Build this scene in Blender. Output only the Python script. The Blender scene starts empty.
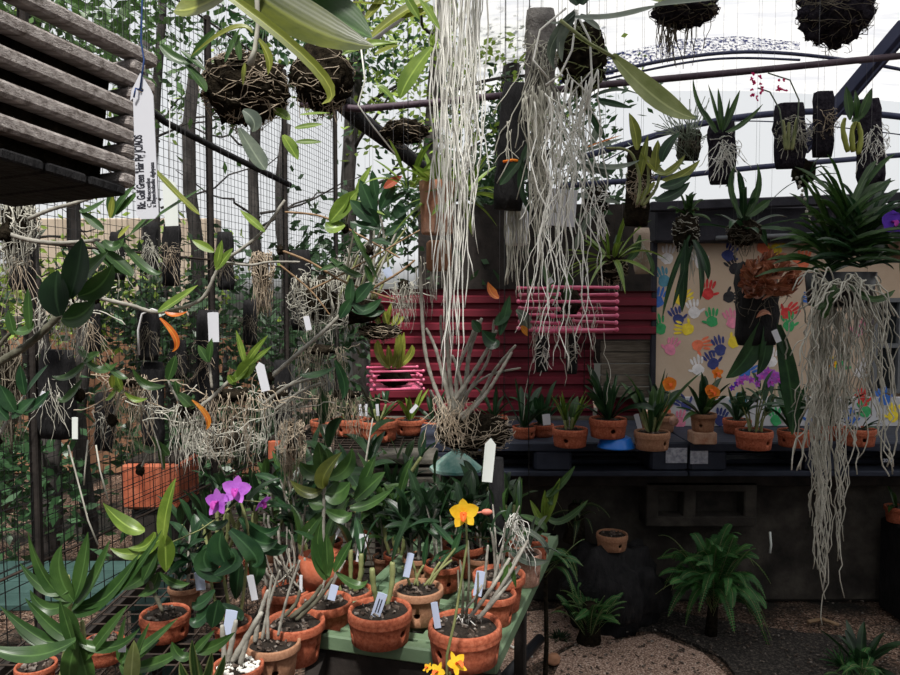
import bpy, math, random
from mathutils import Vector as V, Matrix, noise
S = bpy.context.scene
COL = S.collection
F = 740.0; PITCH = math.atan(37.5/F); EYE = V((0,0,1.5))
PI = math.pi
# ---------------------------------------------------------------- camera
cd = bpy.data.cameras.new('camera'); cam = bpy.data.objects.new('camera', cd); COL.objects.link(cam)
cd.sensor_width = 36; cd.lens = F/900*36; cd.clip_start = .05; cd.clip_end = 200
cam.location = EYE; cam.rotation_euler = (PI/2-PITCH, 0, 0); S.camera = cam
FW = V((0, math.cos(PITCH), -math.sin(PITCH))); UP = V((0, math.sin(PITCH), math.cos(PITCH)))
def W(px, py, d):                       # a point at distance d ahead
    r = FW + V((1,0,0))*((px-450)/F) + UP*((337.5-py)/F)
    return EYE + r*(d/r.y)
# ---------------------------------------------------------------- materials
def nt(name):
    m = bpy.data.materials.new(name); m.use_nodes = True; t = m.node_tree; t.nodes.clear()
    return m, t, t.nodes.new('ShaderNodeOutputMaterial')
def ramp(t, fac, cols, pos=None):
    r = t.nodes.new('ShaderNodeValToRGB'); e = r.color_ramp.elements
    while len(e) < len(cols): e.new(.5)
    for i, c in enumerate(cols):
        e[i].position = pos[i] if pos else i/(len(cols)-1); e[i].color = (*c, 1)
    t.links.new(fac, r.inputs[0]); return r.outputs[0]
def noisef(t, scale, detail=4, stretch=None, rough=.6):
    tc = t.nodes.new('ShaderNodeTexCoord'); n = t.nodes.new('ShaderNodeTexNoise')
    n.inputs['Scale'].default_value = scale; n.inputs['Detail'].default_value = detail; n.inputs['Roughness'].default_value = rough
    if stretch:
        mp = t.nodes.new('ShaderNodeMapping'); mp.inputs['Scale'].default_value = stretch
        t.links.new(tc.outputs['Object'], mp.inputs[0]); t.links.new(mp.outputs[0], n.inputs[0])
    else: t.links.new(tc.outputs['Object'], n.inputs[0])
    return n.outputs[0]
def mat(name, cols, scale=8, rough=.8, bump=0, bscale=60, stretch=None, spec=.3, metal=0, pos=None, detail=5, trans=0):
    m, t, o = nt(name); b = t.nodes.new('ShaderNodeBsdfPrincipled')
    b.inputs['Roughness'].default_value = rough; b.inputs['Metallic'].default_value = metal
    b.inputs['Specular IOR Level'].default_value = spec
    c = ramp(t, noisef(t, scale, detail, stretch), cols, pos or [.3+.4*i/max(1,len(cols)-1) for i in range(len(cols))]) if len(cols) > 1 else None
    if c: t.links.new(c, b.inputs['Base Color'])
    else: b.inputs['Base Color'].default_value = (*cols[0], 1)
    if bump:
        bp = t.nodes.new('ShaderNodeBump'); bp.inputs['Strength'].default_value = bump; bp.inputs['Distance'].default_value = .01
        t.links.new(noisef(t, bscale, 5, stretch), bp.inputs['Height']); t.links.new(bp.outputs[0], b.inputs['Normal'])
    out = b.outputs[0]
    if trans:
        tr = t.nodes.new('ShaderNodeBsdfTranslucent'); mx = t.nodes.new('ShaderNodeMixShader'); mx.inputs[0].default_value = trans
        if c: t.links.new(c, tr.inputs[0])
        else: tr.inputs[0].default_value = (*cols[0], 1)
        t.links.new(out, mx.inputs[1]); t.links.new(tr.outputs[0], mx.inputs[2]); out = mx.outputs[0]
    t.links.new(out, o.inputs[0]); return m
def leafmat(name, a, b, rough=.36):
    m, t, o = nt(name); N = t.nodes.new; L = t.links.new
    pr = N('ShaderNodeBsdfPrincipled'); pr.inputs['Roughness'].default_value = rough; pr.inputs['Specular IOR Level'].default_value = .45
    at = N('ShaderNodeAttribute'); at.attribute_name = 'leafuv'; sp = N('ShaderNodeSeparateXYZ'); L(at.outputs['Vector'], sp.inputs[0])
    def mth(op, x, y=None):
        q = N('ShaderNodeMath'); q.operation = op
        for i, z in enumerate((x, y)):
            if z is None: continue
            if isinstance(z, (int, float)): q.inputs[i].default_value = z
            else: L(z, q.inputs[i])
        return q.outputs[0]
    base = ramp(t, noisef(t, 14, 5), [tuple(q*.8 for q in a), a, b], [.30,.45,.68])
    ab = mth('ABSOLUTE', sp.outputs[1]); rib = ramp(t, ab, [(1,1,1),(0,0,0)], [.03,.13])
    ln = mth('SINE', mth('MULTIPLY', sp.outputs[1], 34.0)); ln = mth('ADD', mth('MULTIPLY', ln, .5), .5)
    mx = N('ShaderNodeMixRGB'); L(mth('MULTIPLY', rib, .55), mx.inputs[0]); L(base, mx.inputs[1]); mx.inputs[2].default_value = (*[min(1, q*1.7+.02) for q in b], 1)
    m2 = N('ShaderNodeMixRGB'); m2.blend_type = 'MULTIPLY'; L(mth('MULTIPLY', ln, .12), m2.inputs[0]); L(mx.outputs[0], m2.inputs[1]); m2.inputs[2].default_value = (.55,.6,.5,1)
    bp = N('ShaderNodeBump'); bp.inputs['Strength'].default_value = .12; bp.inputs['Distance'].default_value = .001; L(mth('SUBTRACT', mth('MULTIPLY', ln, .4), rib), bp.inputs['Height']); L(bp.outputs[0], pr.inputs['Normal'])
    L(m2.outputs[0], pr.inputs['Base Color']); tr = N('ShaderNodeBsdfTranslucent'); L(m2.outputs[0], tr.inputs[0]); ms = N('ShaderNodeMixShader'); ms.inputs[0].default_value = .28
    L(pr.outputs[0], ms.inputs[1]); L(tr.outputs[0], ms.inputs[2]); L(ms.outputs[0], o.inputs[0]); return m
M = {
 'leaf_dark': leafmat('leaf_dark', (0.01, 0.03, 0.011), (0.026, 0.066, 0.022)),
 'leaf': leafmat('leaf', (0.028, 0.072, 0.016), (0.065, 0.135, 0.03)),
 'leaf_deep': leafmat('leaf_deep', (0.013, 0.045, 0.017), (0.034, 0.092, 0.03)),
 'leaf_bright': leafmat('leaf_bright', (0.12, 0.2, 0.025), (0.26, 0.36, 0.06)),
 'leaf_yellow': leafmat('leaf_yellow', (0.17, 0.2, 0.025), (0.34, 0.36, 0.07)),
 'leaf_olive': leafmat('leaf_olive', (0.055, 0.07, 0.01), (0.12, 0.135, 0.018)),
 'leaf_lime': leafmat('leaf_lime', (0.26, 0.31, 0.1), (0.42, 0.46, 0.2)),
 'leaf_grey': leafmat('leaf_grey', (.10,.13,.10), (.22,.26,.19)),
 'leaf_orange': leafmat('leaf_orange', (.55,.12,.015), (.75,.30,.03)),
 'leaf_red': leafmat('leaf_red', (.35,.05,.03), (.45,.12,.06)),
 'leaf_copper': leafmat('leaf_copper', (0.24, 0.07, 0.035), (0.46, 0.2, 0.11), .35),
 'fern': leafmat('fern', (.022,.10,.022), (.06,.2,.04), .6),
 'cane': mat('cane', [(.16,.15,.12),(.42,.40,.35)], 30, .6, .2, 90),
 'cane_green': mat('cane_green', [(.12,.15,.05),(.30,.31,.14)], 20, .5, .1),
 'cane_dark': mat('cane_dark', [(.05,.05,.03),(.16,.15,.11)], 30, .7, .2),
 'cane_brown': mat('cane_brown', [(.16,.09,.04),(.36,.24,.14)], 30, .7, .2),
 'root_white': mat('root_white', [(.66,.65,.58),(.92,.91,.86)], 25, .8),
 'root_grey': mat('root_grey', [(.30,.29,.24),(.62,.60,.52)], 18, .85),
 'root_tan': mat('root_tan', [(.24,.18,.12),(.52,.44,.34)], 25, .85),
 'root_dark': mat('root_dark', [(.07,.06,.045),(.22,.19,.14)], 25, .9),
 'terracotta': mat('terracotta', [(.20,.042,.020),(.37,.095,.045),(.45,.15,.085)], 9, .85, .25, 80, detail=8),
 'clay': mat('clay', [(.26,.12,.065),(.42,.22,.13)], 9, .9, .3, 80, detail=8),
 'clay_pale': mat('clay_pale', [(.33,.15,.10),(.50,.28,.21),(.55,.36,.28)], 9, .9, .3, 80, detail=8),
 'hanging_clay': mat('hanging_clay', [(.42,.17,.09),(.56,.36,.27)], 9, .9, .3, 60, detail=8),
 'bark': mat('bark', [(.007,.005,.004),(.032,.023,.016)], 120, .95, .6, 150),
 'bark_chip': mat('bark_chip', [(.02,.012,.008),(.09,.065,.05),(.32,.29,.26)], 60, .9),
 'moss': mat('moss', [(.008,.007,.006),(.04,.032,.022)], 60, 1, 1, 120, spec=0),
 'charcoal': mat('charcoal', [(.006,.006,.007),(.022,.021,.022)], 40, .85, .8, 90, stretch=(1,1,.3), spec=.2),
 'slab': mat('slab', [(.012,.010,.016),(.05,.045,.055)], 60, .95, .9, 140, spec=0),
 'log_grey': mat('log_grey', [(.10,.09,.085),(.32,.30,.28)], 30, .95, .9, 60),
 'log_tan': mat('log_tan', [(.30,.22,.16),(.52,.42,.34)], 20, .9, .4),
 'wood_grey': mat('wood_grey', [(.14,.115,.10),(.36,.32,.30),(.55,.50,.47)], 14, .85, .6, 60, stretch=(1,12,12)),
 'wood_dark': mat('wood_dark', [(.012,.010,.009),(.035,.028,.024)], 14, .9, .3),
 'plank': mat('plank', [(.07,.055,.04),(.17,.14,.11)], 12, .9, .4, 60, stretch=(1,8,8)),
 'tag': mat('tag', [(.66,.67,.72)], rough=.45),
 'tag_pale': mat('tag_pale', [(.74,.78,.74)], rough=.5),
 'tag_blue': mat('tag_blue', [(.48,.55,.72)], rough=.5),
 'ink': mat('ink', [(.02,.02,.03)], rough=.6),
 'wire': mat('wire', [(.012,.012,.012)], rough=.6),
 'wire_rust': mat('wire_rust', [(.02,.016,.013),(.06,.04,.03)], 40, .8),
 'wire_blue': mat('wire_blue', [(.03,.07,.22)], rough=.5),
 'hanger': mat('hanger', [(.16,.16,.17)], rough=.5),
 'wire_steel': mat('wire_steel', [(.35,.35,.36)], rough=.4, metal=.6),
 'pipe': mat('pipe', [(.045,.028,.04),(.10,.065,.085)], 12, .6, .2),
 'pipe_white': mat('pipe_white', [(.6,.6,.6)], rough=.5),
 'frame_blue': mat('frame_blue', [(.025,.03,.07),(.05,.055,.11)], 8, .6),
 
 'pink': mat('pink', [(.62,.07,.17),(.78,.20,.33)], 14, .35, spec=.5),
 'green_plastic': mat('green_plastic', [(.09,.15,.085),(.17,.24,.145)], 8, .5, .1),
 'teal': mat('teal', [(.012,.035,.03),(.04,.085,.075)], 8, .8, .2),
 'teal_metal': mat('teal_metal', [(.10,.28,.24),(.26,.44,.38),(.5,.52,.46)], 24, .55, .2, pos=[.35,.55,.75]),
 'red_metal': mat('red_metal', [(.085,.006,.013),(.17,.016,.030)], 3, .55, .1),
 'pallet': mat('pallet', [(.012,.015,.027),(.028,.035,.055)], 10, .7, .1),
 'paint_board': mat('paint_board', [(.52,.39,.28),(.62,.49,.37)], 4, .85, .1),
 'white_board': mat('white_board', [(.45,.45,.46),(.58,.58,.60)], 5, .8),
 'eave': mat('eave', [(.012,.012,.017),(.035,.034,.045)], 8, .8, .3),
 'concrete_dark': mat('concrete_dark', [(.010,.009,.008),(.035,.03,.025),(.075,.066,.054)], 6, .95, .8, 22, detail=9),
 'block': mat('block', [(.05,.045,.035),(.13,.12,.10)], 9, .95, .6, 30),
 'brick': mat('brick', [(.34,.15,.09),(.5,.34,.24)], 30, .9, .5),
 'glass_dark': mat('glass_dark', [(.015,.018,.02)], rough=.1, spec=.5),
 'frame_grey': mat('frame_grey', [(.14,.15,.16)], rough=.5),
 'blue_plastic': mat('blue_plastic', [(.005,.14,.55)], rough=.35, spec=.5),
 'black_plastic': mat('black_plastic', [(.012,.013,.016)], rough=.4),
 'sticker': mat('sticker', [(.16,.17,.22),(.5,.52,.58)], 60, .4),
 'purple': mat('purple', [(.36,.07,.52),(.60,.20,.74)], 40, .6, trans=.3),
 'magenta': mat('magenta', [(.45,.04,.35),(.62,.10,.55)], 40, .6, trans=.3),
 'violet': mat('violet', [(.10,.03,.45),(.20,.07,.7)], 40, .6, trans=.3),
 'pink_flower': mat('pink_flower', [(.75,.05,.22)], rough=.6, trans=.3),
 'yellow': mat('yellow', [(.80,.42,.01),(.90,.64,.04)], 40, .6, trans=.3),
 'orange': mat('orange', [(.80,.16,.01),(.90,.32,.03)], 40, .6, trans=.3),
 'lip_orange': mat('lip_orange', [(.70,.13,.02)], rough=.6),
 'lip_white': mat('lip_white', [(.8,.7,.75)], rough=.6),
 'bud': mat('bud', [(.55,.16,.12),(.66,.30,.2)], 40, .6),
 'trunk': mat('trunk', [(.02,.017,.016),(.09,.08,.075)], 18, .95, .8, 30, stretch=(1,1,.4)),
 'render_wall': mat('render_wall', [(.42,.34,.26),(.6,.5,.4)], 3, .9),
 'orange_wall': mat('orange_wall', [(.22,.10,.055),(.40,.22,.13)], 6, .9, .3),
 'soil': mat('soil', [(.02,.015,.012),(.06,.05,.035)], 10, 1, .7, 40),
}
# film roof: milky sheet
def film():
    m, t, o = nt('roof_film'); tr = t.nodes.new('ShaderNodeBsdfTranslucent'); df = t.nodes.new('ShaderNodeBsdfDiffuse'); mx = t.nodes.new('ShaderNodeMixShader')
    c = ramp(t, noisef(t, 2.5, 6, (1,4,1)), [(.46,.47,.50),(.57,.57,.57)], [.35,.55])
    t.links.new(c, tr.inputs[0]); t.links.new(c, df.inputs[0]); mx.inputs[0].default_value = .12
    t.links.new(tr.outputs[0], mx.inputs[1]); t.links.new(df.outputs[0], mx.inputs[2]); t.links.new(mx.outputs[0], o.inputs[0]); return m
M['film'] = film()
def ground():
    m, t, o = nt('ground'); b = t.nodes.new('ShaderNodeBsdfPrincipled'); b.inputs['Roughness'].default_value = .95
    b.inputs['Specular IOR Level'].default_value = .15
    tc = t.nodes.new('ShaderNodeTexCoord'); vo = t.nodes.new('ShaderNodeTexVoronoi'); vo.inputs['Scale'].default_value = 130
    t.links.new(tc.outputs['Object'], vo.inputs['Vector'])
    peb = ramp(t, vo.outputs['Color'], [(.035,.024,.018),(.12,.075,.052),(.26,.16,.115),(.5,.38,.3)], [.2,.45,.7,.95])
    dirt = ramp(t, noisef(t, 90, 6), [(.010,.010,.009),(.05,.046,.038)], [.35,.7])
    mix = t.nodes.new('ShaderNodeMixRGB'); f = ramp(t, noisef(t, 1.7, 6), [(0,0,0),(1,1,1)], [.44,.58])
    t.links.new(f, mix.inputs[0]); t.links.new(peb, mix.inputs[1]); t.links.new(dirt, mix.inputs[2])
    t.links.new(mix.outputs[0], b.inputs['Base Color'])
    bp = t.nodes.new('ShaderNodeBump'); bp.inputs['Strength'].default_value = .8; bp.inputs['Distance'].default_value = .01
    t.links.new(vo.outputs['Distance'], bp.inputs['Height']); t.links.new(bp.outputs[0], b.inputs['Normal'])
    t.links.new(b.outputs[0], o.inputs[0]); return m
M['ground'] = ground()
def net():
    m, t, o = nt('net_blue'); d = t.nodes.new('ShaderNodeBsdfDiffuse'); d.inputs[0].default_value = (.05,.06,.18,1); tr = t.nodes.new('ShaderNodeBsdfTransparent'); mx = t.nodes.new('ShaderNodeMixShader')
    t.links.new(ramp(t, noisef(t, 55, 3), [(0,0,0),(1,1,1)], [.44,.60]), mx.inputs[0]); t.links.new(tr.outputs[0], mx.inputs[1]); t.links.new(d.outputs[0], mx.inputs[2]); t.links.new(mx.outputs[0], o.inputs[0]); return m
M['net_blue'] = net()
# ---------------------------------------------------------------- mesh builder
def top(o):
    while o.parent: o = o.parent
    return o
class MB:
    def __init__(s): s.v = []; s.f = []; s.uv = {}
    def ring_surf(s, rings, close=True, cap=True):
        n0 = len(s.v); k = len(rings[0])
        for r in rings: s.v += r
        for i in range(len(rings)-1):
            for j in range(k if close else k-1):
                a = n0+i*k+j; b = n0+i*k+(j+1) % k
                s.f.append((a, b, b+k, a+k))
        if cap and close:
            s.f.append(tuple(n0+j for j in range(k))[::-1]); s.f.append(tuple(n0+(len(rings)-1)*k+j for j in range(k)))
        return s
    def tube(s, pts, r, sides=5):
        pts = [V(p) for p in pts]; n = len(pts); rings = []
        a = None
        for i, p in enumerate(pts):
            t = (pts[min(i+1, n-1)]-pts[max(i-1, 0)])
            if t.length < 1e-9: t = V((0,0,1))
            t.normalize()
            if a is None: a = t.cross(V((.31,.9,.29))).normalized()
            a = (a - t*a.dot(t)); 
            if a.length < 1e-4: a = t.orthogonal()
            a.normalize(); b = t.cross(a)
            rr = r[i] if isinstance(r, (list, tuple)) else r
            rings.append([p+a*(rr*math.cos(2*PI*j/sides))+b*(rr*math.sin(2*PI*j/sides)) for j in range(sides)])
        return s.ring_surf(rings)
    def lathe(s, prof, c=V((0,0,0)), seg=28, cap=False):
        return s.ring_surf([[c+V((r*math.cos(2*PI*j/seg), r*math.sin(2*PI*j/seg), z)) for j in range(seg)] for r, z in prof], cap=cap)
    def box(s, c, size, mtx=None, bev=0):
        c = V(c); x, y, z = [q/2 for q in size]; mtx = mtx or Matrix.Identity(3)
        n0 = len(s.v)
        if bev:
            b = min(bev, x*.45, y*.45, z*.45); rings = []
            for zz, ins in ((-z, b), (-z+b, 0), (z-b, 0), (z, b)):
                X, Y = x-ins, y-ins
                rings.append([c+mtx@V(q) for q in ((X-b,-Y,zz),(X,-Y+b,zz),(X,Y-b,zz),(X-b,Y,zz),(-X+b,Y,zz),(-X,Y-b,zz),(-X,-Y+b,zz),(-X+b,-Y,zz))])
            return s.ring_surf(rings)
        s.v += [c+mtx@V((sx*x, sy*y, sz*z)) for sz in (-1,1) for sx, sy in ((-1,-1),(1,-1),(1,1),(-1,1))]
        for q in ((3,2,1,0),(4,5,6,7),(0,1,5,4),(1,2,6,5),(2,3,7,6),(3,0,4,7)): s.f.append(tuple(n0+i for i in q))
        return s
    def bar(s, a, b, w, h=None, bev=0):
        a, b = V(a), V(b); d = b-a; L = d.length; x = d.normalized()
        y = V((0,0,1)).cross(x)
        y = V((0,1,0)) if y.length < 1e-4 else y.normalized()
        z = x.cross(y)
        return s.box((a+b)/2, (L, w, h or w), Matrix((x, y, z)).transposed(), bev)
    def leaf(s, p0, p1, w, nrm=V((0,-.5,.8)), bend=None, fold=.25, seg=9, shape='oval', twist=0):
        p0, p1 = V(p0), V(p1); c = (p0+p1)/2 + (bend or V((0,0,0)))
        rows = []
        for i in range(seg+1):
            t = i/seg; p = p0*(1-t)**2 + c*2*t*(1-t) + p1*t*t
            tg = ((c-p0)*(1-t)+(p1-c)*t)
            if tg.length < 1e-8: tg = p1-p0
            tg.normalize(); sd = tg.cross(nrm)
            if sd.length < .05: sd = tg.cross(V((.3,.9,.1)))
            sd.normalize(); up = sd.cross(tg)
            if twist:
                q = Matrix.Rotation(twist*t, 3, tg); sd = q@sd; up = q@up
            if shape == 'strap': k = min(1, .45+t*3)*min(1, (1-t)*4+.02)**.6
            elif shape == 'lance': k = math.sin(PI*min(1, .06+.94*t))**.75*(1-.25*t)
            elif shape == 'petal': k = math.sin(PI*min(1, .08+.92*t**.75))**.6
            else: k = math.sin(PI*min(1, .05+.95*t**.95))**.8
            h = w/2*max(k, .03)
            rows.append([p+sd*(h*q)+up*(h*abs(q)*fold*2*(1-.25*abs(q))) for q in (-1,-.5,0,.5,1)])
        n0 = len(s.v)
        for i in range(len(rows)):
            for j in range(5): s.uv[n0+i*5+j] = (i/seg, (j-2)/2)
        return s.ring_surf(rows, close=False, cap=False)
    def blob(s, c, r, rough=.25, seed=0, nu=14, nv=9, sc=6):
        c = V(c); r = V(r); rings = []
        for i in range(nv+1):
            th = PI*(i+.02)/(nv+.04)
            rg = []
            for j in range(nu):
                ph = 2*PI*j/nu; d = V((math.sin(th)*math.cos(ph), math.sin(th)*math.sin(ph), math.cos(th)))
                q = 1+rough*noise.noise(d*sc*.4+V((seed*7.1, seed*3.3, 1)))*2+rough*.5*noise.noise(d*sc+V((seed,2,3)))
                rg.append(c+V((d.x*r.x, d.y*r.y, d.z*r.z))*q)
            rings.append(rg)
        return s.ring_surf(rings)
    def build(s, name, m, parent=None, smooth=True, label=None):
        off = top(parent).location.copy() if parent else V((0,0,0))
        me = bpy.data.meshes.new(name); me.from_pydata([p-off for p in s.v], [], s.f); me.update()
        if smooth: me.polygons.foreach_set('use_smooth', [True]*len(me.polygons))
        if s.uv:
            at = me.attributes.new('leafuv', 'FLOAT_VECTOR', 'POINT'); buf = []
            for i in range(len(s.v)):
                q = s.uv.get(i, (0, .5)); buf += [q[0], q[1], 0]
            at.data.foreach_set('vector', buf)
        me.materials.append(M[m]); o = bpy.data.objects.new(name, me); COL.objects.link(o)
        if parent: o.parent = parent
        if label: o['label'] = label
        return o
def tag(o, label, cat, group=None, kind=None):
    o['label'] = label; o['category'] = cat
    if group: o['group'] = group
    if kind: o['kind'] = kind
    return o
def thing(name, label, cat, loc, group=None):
    o = bpy.data.objects.new(name, None); COL.objects.link(o); o.location = loc; o.empty_display_size = .05
    return tag(o, label, cat, group)
def struct(o): o['kind'] = 'structure'; return o
def mesh_part(name, me, parent, loc, sc, rz=0):
    o = bpy.data.objects.new(name, me); COL.objects.link(o); o.parent = parent
    o.location = V(loc)-top(parent).location; o.scale = (sc, sc, sc) if not isinstance(sc, (tuple, list)) else sc; o.rotation_euler = (0,0,rz)
    return o
def R(seed): return random.Random(seed)
def rnd(r, a, b): return a+(b-a)*r.random()

# ---------------------------------------------------------------- wiggly things
def wig(p0, p1, r, amp, n=10, up=None):
    p0, p1 = V(p0), V(p1); L = (p1-p0).length; pts = []; s = r.random()*100
    for i in range(n+1):
        t = i/n; q = p0.lerp(p1, t); e = min(1, t*4)
        nv = noise.noise_vector(V((s, t*L*9, s*.3)))*amp*e + noise.noise_vector(V((t*L*40, s, 2)))*amp*.3*e
        pts.append(q+nv+(up*math.sin(PI*t) if up else V((0,0,0))))
    return pts
def roots(mb, c, spread, length, n, r, rad=.0016, var=.5, amp=.02, seg=12, taper=.45, sides=4, clump=.6):
    for _ in range(n):
        a = rnd(r, 0, 2*PI); q = math.sqrt(r.random()); off = V((math.cos(a)*spread[0]*q, math.sin(a)*spread[1]*q, rnd(r, -.4, .6)*spread[2]))
        L = length*(1-var*r.random()**1.3)
        p0 = V(c)+off; p1 = V(c)+V((off.x*(1-clump*.5*r.random()), off.y*(1-clump*.5), -L))
        rr = rad*rnd(r, .7, 1.35)
        mb.tube(wig(p0, p1, r, amp, seg), [rr*(1-taper*i/seg) for i in range(seg+1)], sides)
def tangle(mb, c, rad3, n, r, rad=.0014, seg=8):
    for _ in range(n):
        a = rnd(r, 0, 2*PI); z = rnd(r, -.9, .9); k = math.sqrt(1-z*z); dr = rnd(r, .5, 2.0)*r.choice((-1, 1)); dz = rnd(r, -.9, .3)
        pts = []
        for i in range(seg+1):
            t = i/seg; aa = a+dr*t; zz = max(-1.2, z+dz*t); kk = math.sqrt(max(.1, 1-min(1, zz*zz)))
            pts.append(V(c)+V((math.cos(aa)*rad3[0]*kk*1.06, math.sin(aa)*rad3[1]*kk*1.06, zz*rad3[2]*1.06))+noise.noise_vector(V((a*9+t*3, z*5, dr)))*rad3[0]*.25)
        mb.tube(pts, rad*rnd(r, .6, 1.3), 4)
def cane_mesh(mb, pts, r0, r1, r, nodes=9):
    n = nodes*3; P = []; RR = []
    k = len(pts)-1
    for i in range(n+1):
        t = i/n*k; a = min(int(t), k-1); u = t-a
        p_1 = pts[max(a-1,0)]; p0 = pts[a]; p1 = pts[a+1]; p2 = pts[min(a+2, k)]
        q = .5*((2*p0)+(-p_1+p1)*u+(2*p_1-5*p0+4*p1-p2)*u*u+(-p_1+3*p0-3*p1+p2)*u**3)
        P.append(q); s = i/n; base = r0+(r1-r0)*s
        RR.append(base*(1.13 if i % 3 == 0 else .95)*(1 if 0 < i < n else .6))
    mb.tube(P, RR, 7); return P
def cane(parent, pts, r0, r1, r, m='cane', nodes=9, name='cane'):
    mb = MB(); P = cane_mesh(mb, [V(p) for p in pts], r0, r1, r, nodes); mb.build(name, m, parent); return P

def dendro(parent, base, n, h, r, spread=.35, leaf=(.10,.026), lm='leaf', cm='cane', nl=6, rad=.005, top_frac=.5, droop=.4, lean=V((0,0,0)), name='cane', rb=.03):
    mb = MB()
    for i in range(n):
        a = 2*PI*(i+r.random()*.8)/n; hh = h*rnd(r, .6, 1.05); o = V((math.cos(a), math.sin(a), 0))
        b0 = V(base)+o*rb*r.random(); tip = b0+o*hh*spread*rnd(r, .3, 1)+lean*hh+V((0,0,hh))
        mid = b0.lerp(tip, .5)-o*hh*spread*.12
        P = cane(parent, [b0, mid, tip], rad*rnd(r,.8,1.2), rad*.6, r, cm, 8, name)
        K = len(P)-1
        for j in range(nl):
            t = 1-top_frac*(j/(max(1,nl-1))); q = P[int(K*t)]
            sd = (j % 2)*PI + a + PI/2+rnd(r, -.6, .6); el = rnd(r, .25, .95) if j else 1.2
            d = V((math.cos(sd)*math.cos(el), math.sin(sd)*math.cos(el), math.sin(el)))
            L = leaf[0]*rnd(r, .75, 1.15); e = q+d*L-V((0,0,droop*L*r.random()))
            mb.leaf(q, e, leaf[1]*rnd(r,.8,1.15), V((rnd(r,-.3,.3), rnd(r,-.6,.1), 1)), V((0,0,L*.18)), rnd(r,.1,.4), 8, 'lance', rnd(r,-.4,.4))
    if mb.v: mb.build('foliage', lm, parent)
def catt(parent, base, n, h, r, leaf=(.16,.045), lm='leaf_dark', cm='cane_green', rad=.007, spread=.5, two=.4, shape='oval'):
    mb = MB()
    for i in range(n):
        a = 2*PI*(i+r.random()*.7)/n; o = V((math.cos(a), math.sin(a), 0)); hh = h*rnd(r,.6,1.1)
        b0 = V(base)+o*.025*r.random(); tip = b0+o*hh*spread*r.random()+V((0,0,hh))
        cane(parent, [b0, b0.lerp(tip,.5)+o*hh*.05, tip], rad*.7, rad*1.05, r, cm, 4, 'pseudobulb')
        for k in range(2 if r.random() < two else 1):
            aa = a+rnd(r,-.7,.7)+k*2.2; L = leaf[0]*rnd(r,.7,1.15); el = rnd(r,.55,1.35)
            d = V((math.cos(aa)*math.cos(el), math.sin(aa)*math.cos(el), math.sin(el)))
            mb.leaf(tip, tip+d*L, leaf[1]*rnd(r,.8,1.2), V((-d.x,-d.y-.2,.8)), V((-d.x*.1*L,-d.y*.1*L,L*.12)), rnd(r,.15,.4), 9, shape, rnd(r,-.4,.4))
    mb.build('foliage', lm, parent)
def fan(parent, base, n, L, r, w=.025, lm='leaf_deep', el=(.3,1.35), arch=.3, shape='strap', name='foliage', az=None, fold=.3):
    mb = MB()
    for i in range(n):
        a = rnd(r,0,2*PI) if az is None else rnd(r,*az); e = rnd(r,*el); l = L*rnd(r,.65,1.1)
        d = V((math.cos(a)*math.cos(e), math.sin(a)*math.cos(e), math.sin(e)))
        b = V(base)+V((math.cos(a),math.sin(a),0))*.012; ar = arch*rnd(r,.3,1.8); k2 = V((rnd(r,-.12,.12),rnd(r,-.12,.12),0))*l
        mb.leaf(b, b+d*l-V((0,0,ar*l*.7*math.cos(e)))+k2, w*rnd(r,.7,1.15), V((-d.x*.5,-d.y*.5-.1,1)), V((0,0,ar*l*.45))-k2*.4, fold, 10, shape, rnd(r,-.7,.7))
    return mb.build(name, lm, parent)
# leaves and stems given where they are seen, with their real distance
def UPN(r): return V((rnd(r,-.5,.5), rnd(r,-1,-.45), rnd(r,.2,.9)))
def pl(mb, x0, y0, x1, y1, w, d0, d1=None, bend=(0,0), shape='oval', r=R(3), fold=.2, nrm=None, twist=0):
    d1 = d0 if d1 is None else d1; p0 = W(x0,y0,d0); p1 = W(x1,y1,d1); k = d0/F
    mb.leaf(p0, p1, w*k, nrm or UPN(r), V((bend[0]*k*2, 0, -bend[1]*k*2)), fold, 10, shape, twist)
def pts_px(pts, d):
    n = len(pts)
    return [W(p[0], p[1], p[2] if len(p) > 2 else d) for p in pts]
def flower(parent, c, size, r, m='purple', lip='lip_white', face=V((0,-1,.2)), n=5, w=.55, name='flower', lipm=True):
    mb = MB(); f = V(face).normalized(); a = f.cross(V((0,0,1))).normalized(); b = a.cross(f)*-1
    if b.z < 0: b = -b
    c = V(c); ph = PI/2+rnd(r,-.15,.15)
    for i in range(n):
        t = ph+2*PI*i/n; d = a*math.cos(t)+b*math.sin(t); L = size/2*(1 if i % 2 == 0 else 1.08)
        ww = size*w*(.75 if i in (0, 2, 3) else 1.0)
        mb.leaf(c+d*size*.03, c+d*L+f*size*.08, ww, f, f*(-size*.05), .08, 7, 'petal')
    fl = mb.build(name, m, parent)
    lb = MB(); q = -b
    lb.leaf(c+f*size*.05, c+q*size*.26+f*size*.22, size*.24, f, f*size*.1, .8, 6, 'petal')
    lb.tube([c, c+f*size*.1, c+f*size*.16-b*size*.02], [size*.05, size*.06, size*.03], 7)
    lb.build('lip', lip, fl)
    return fl

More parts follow.
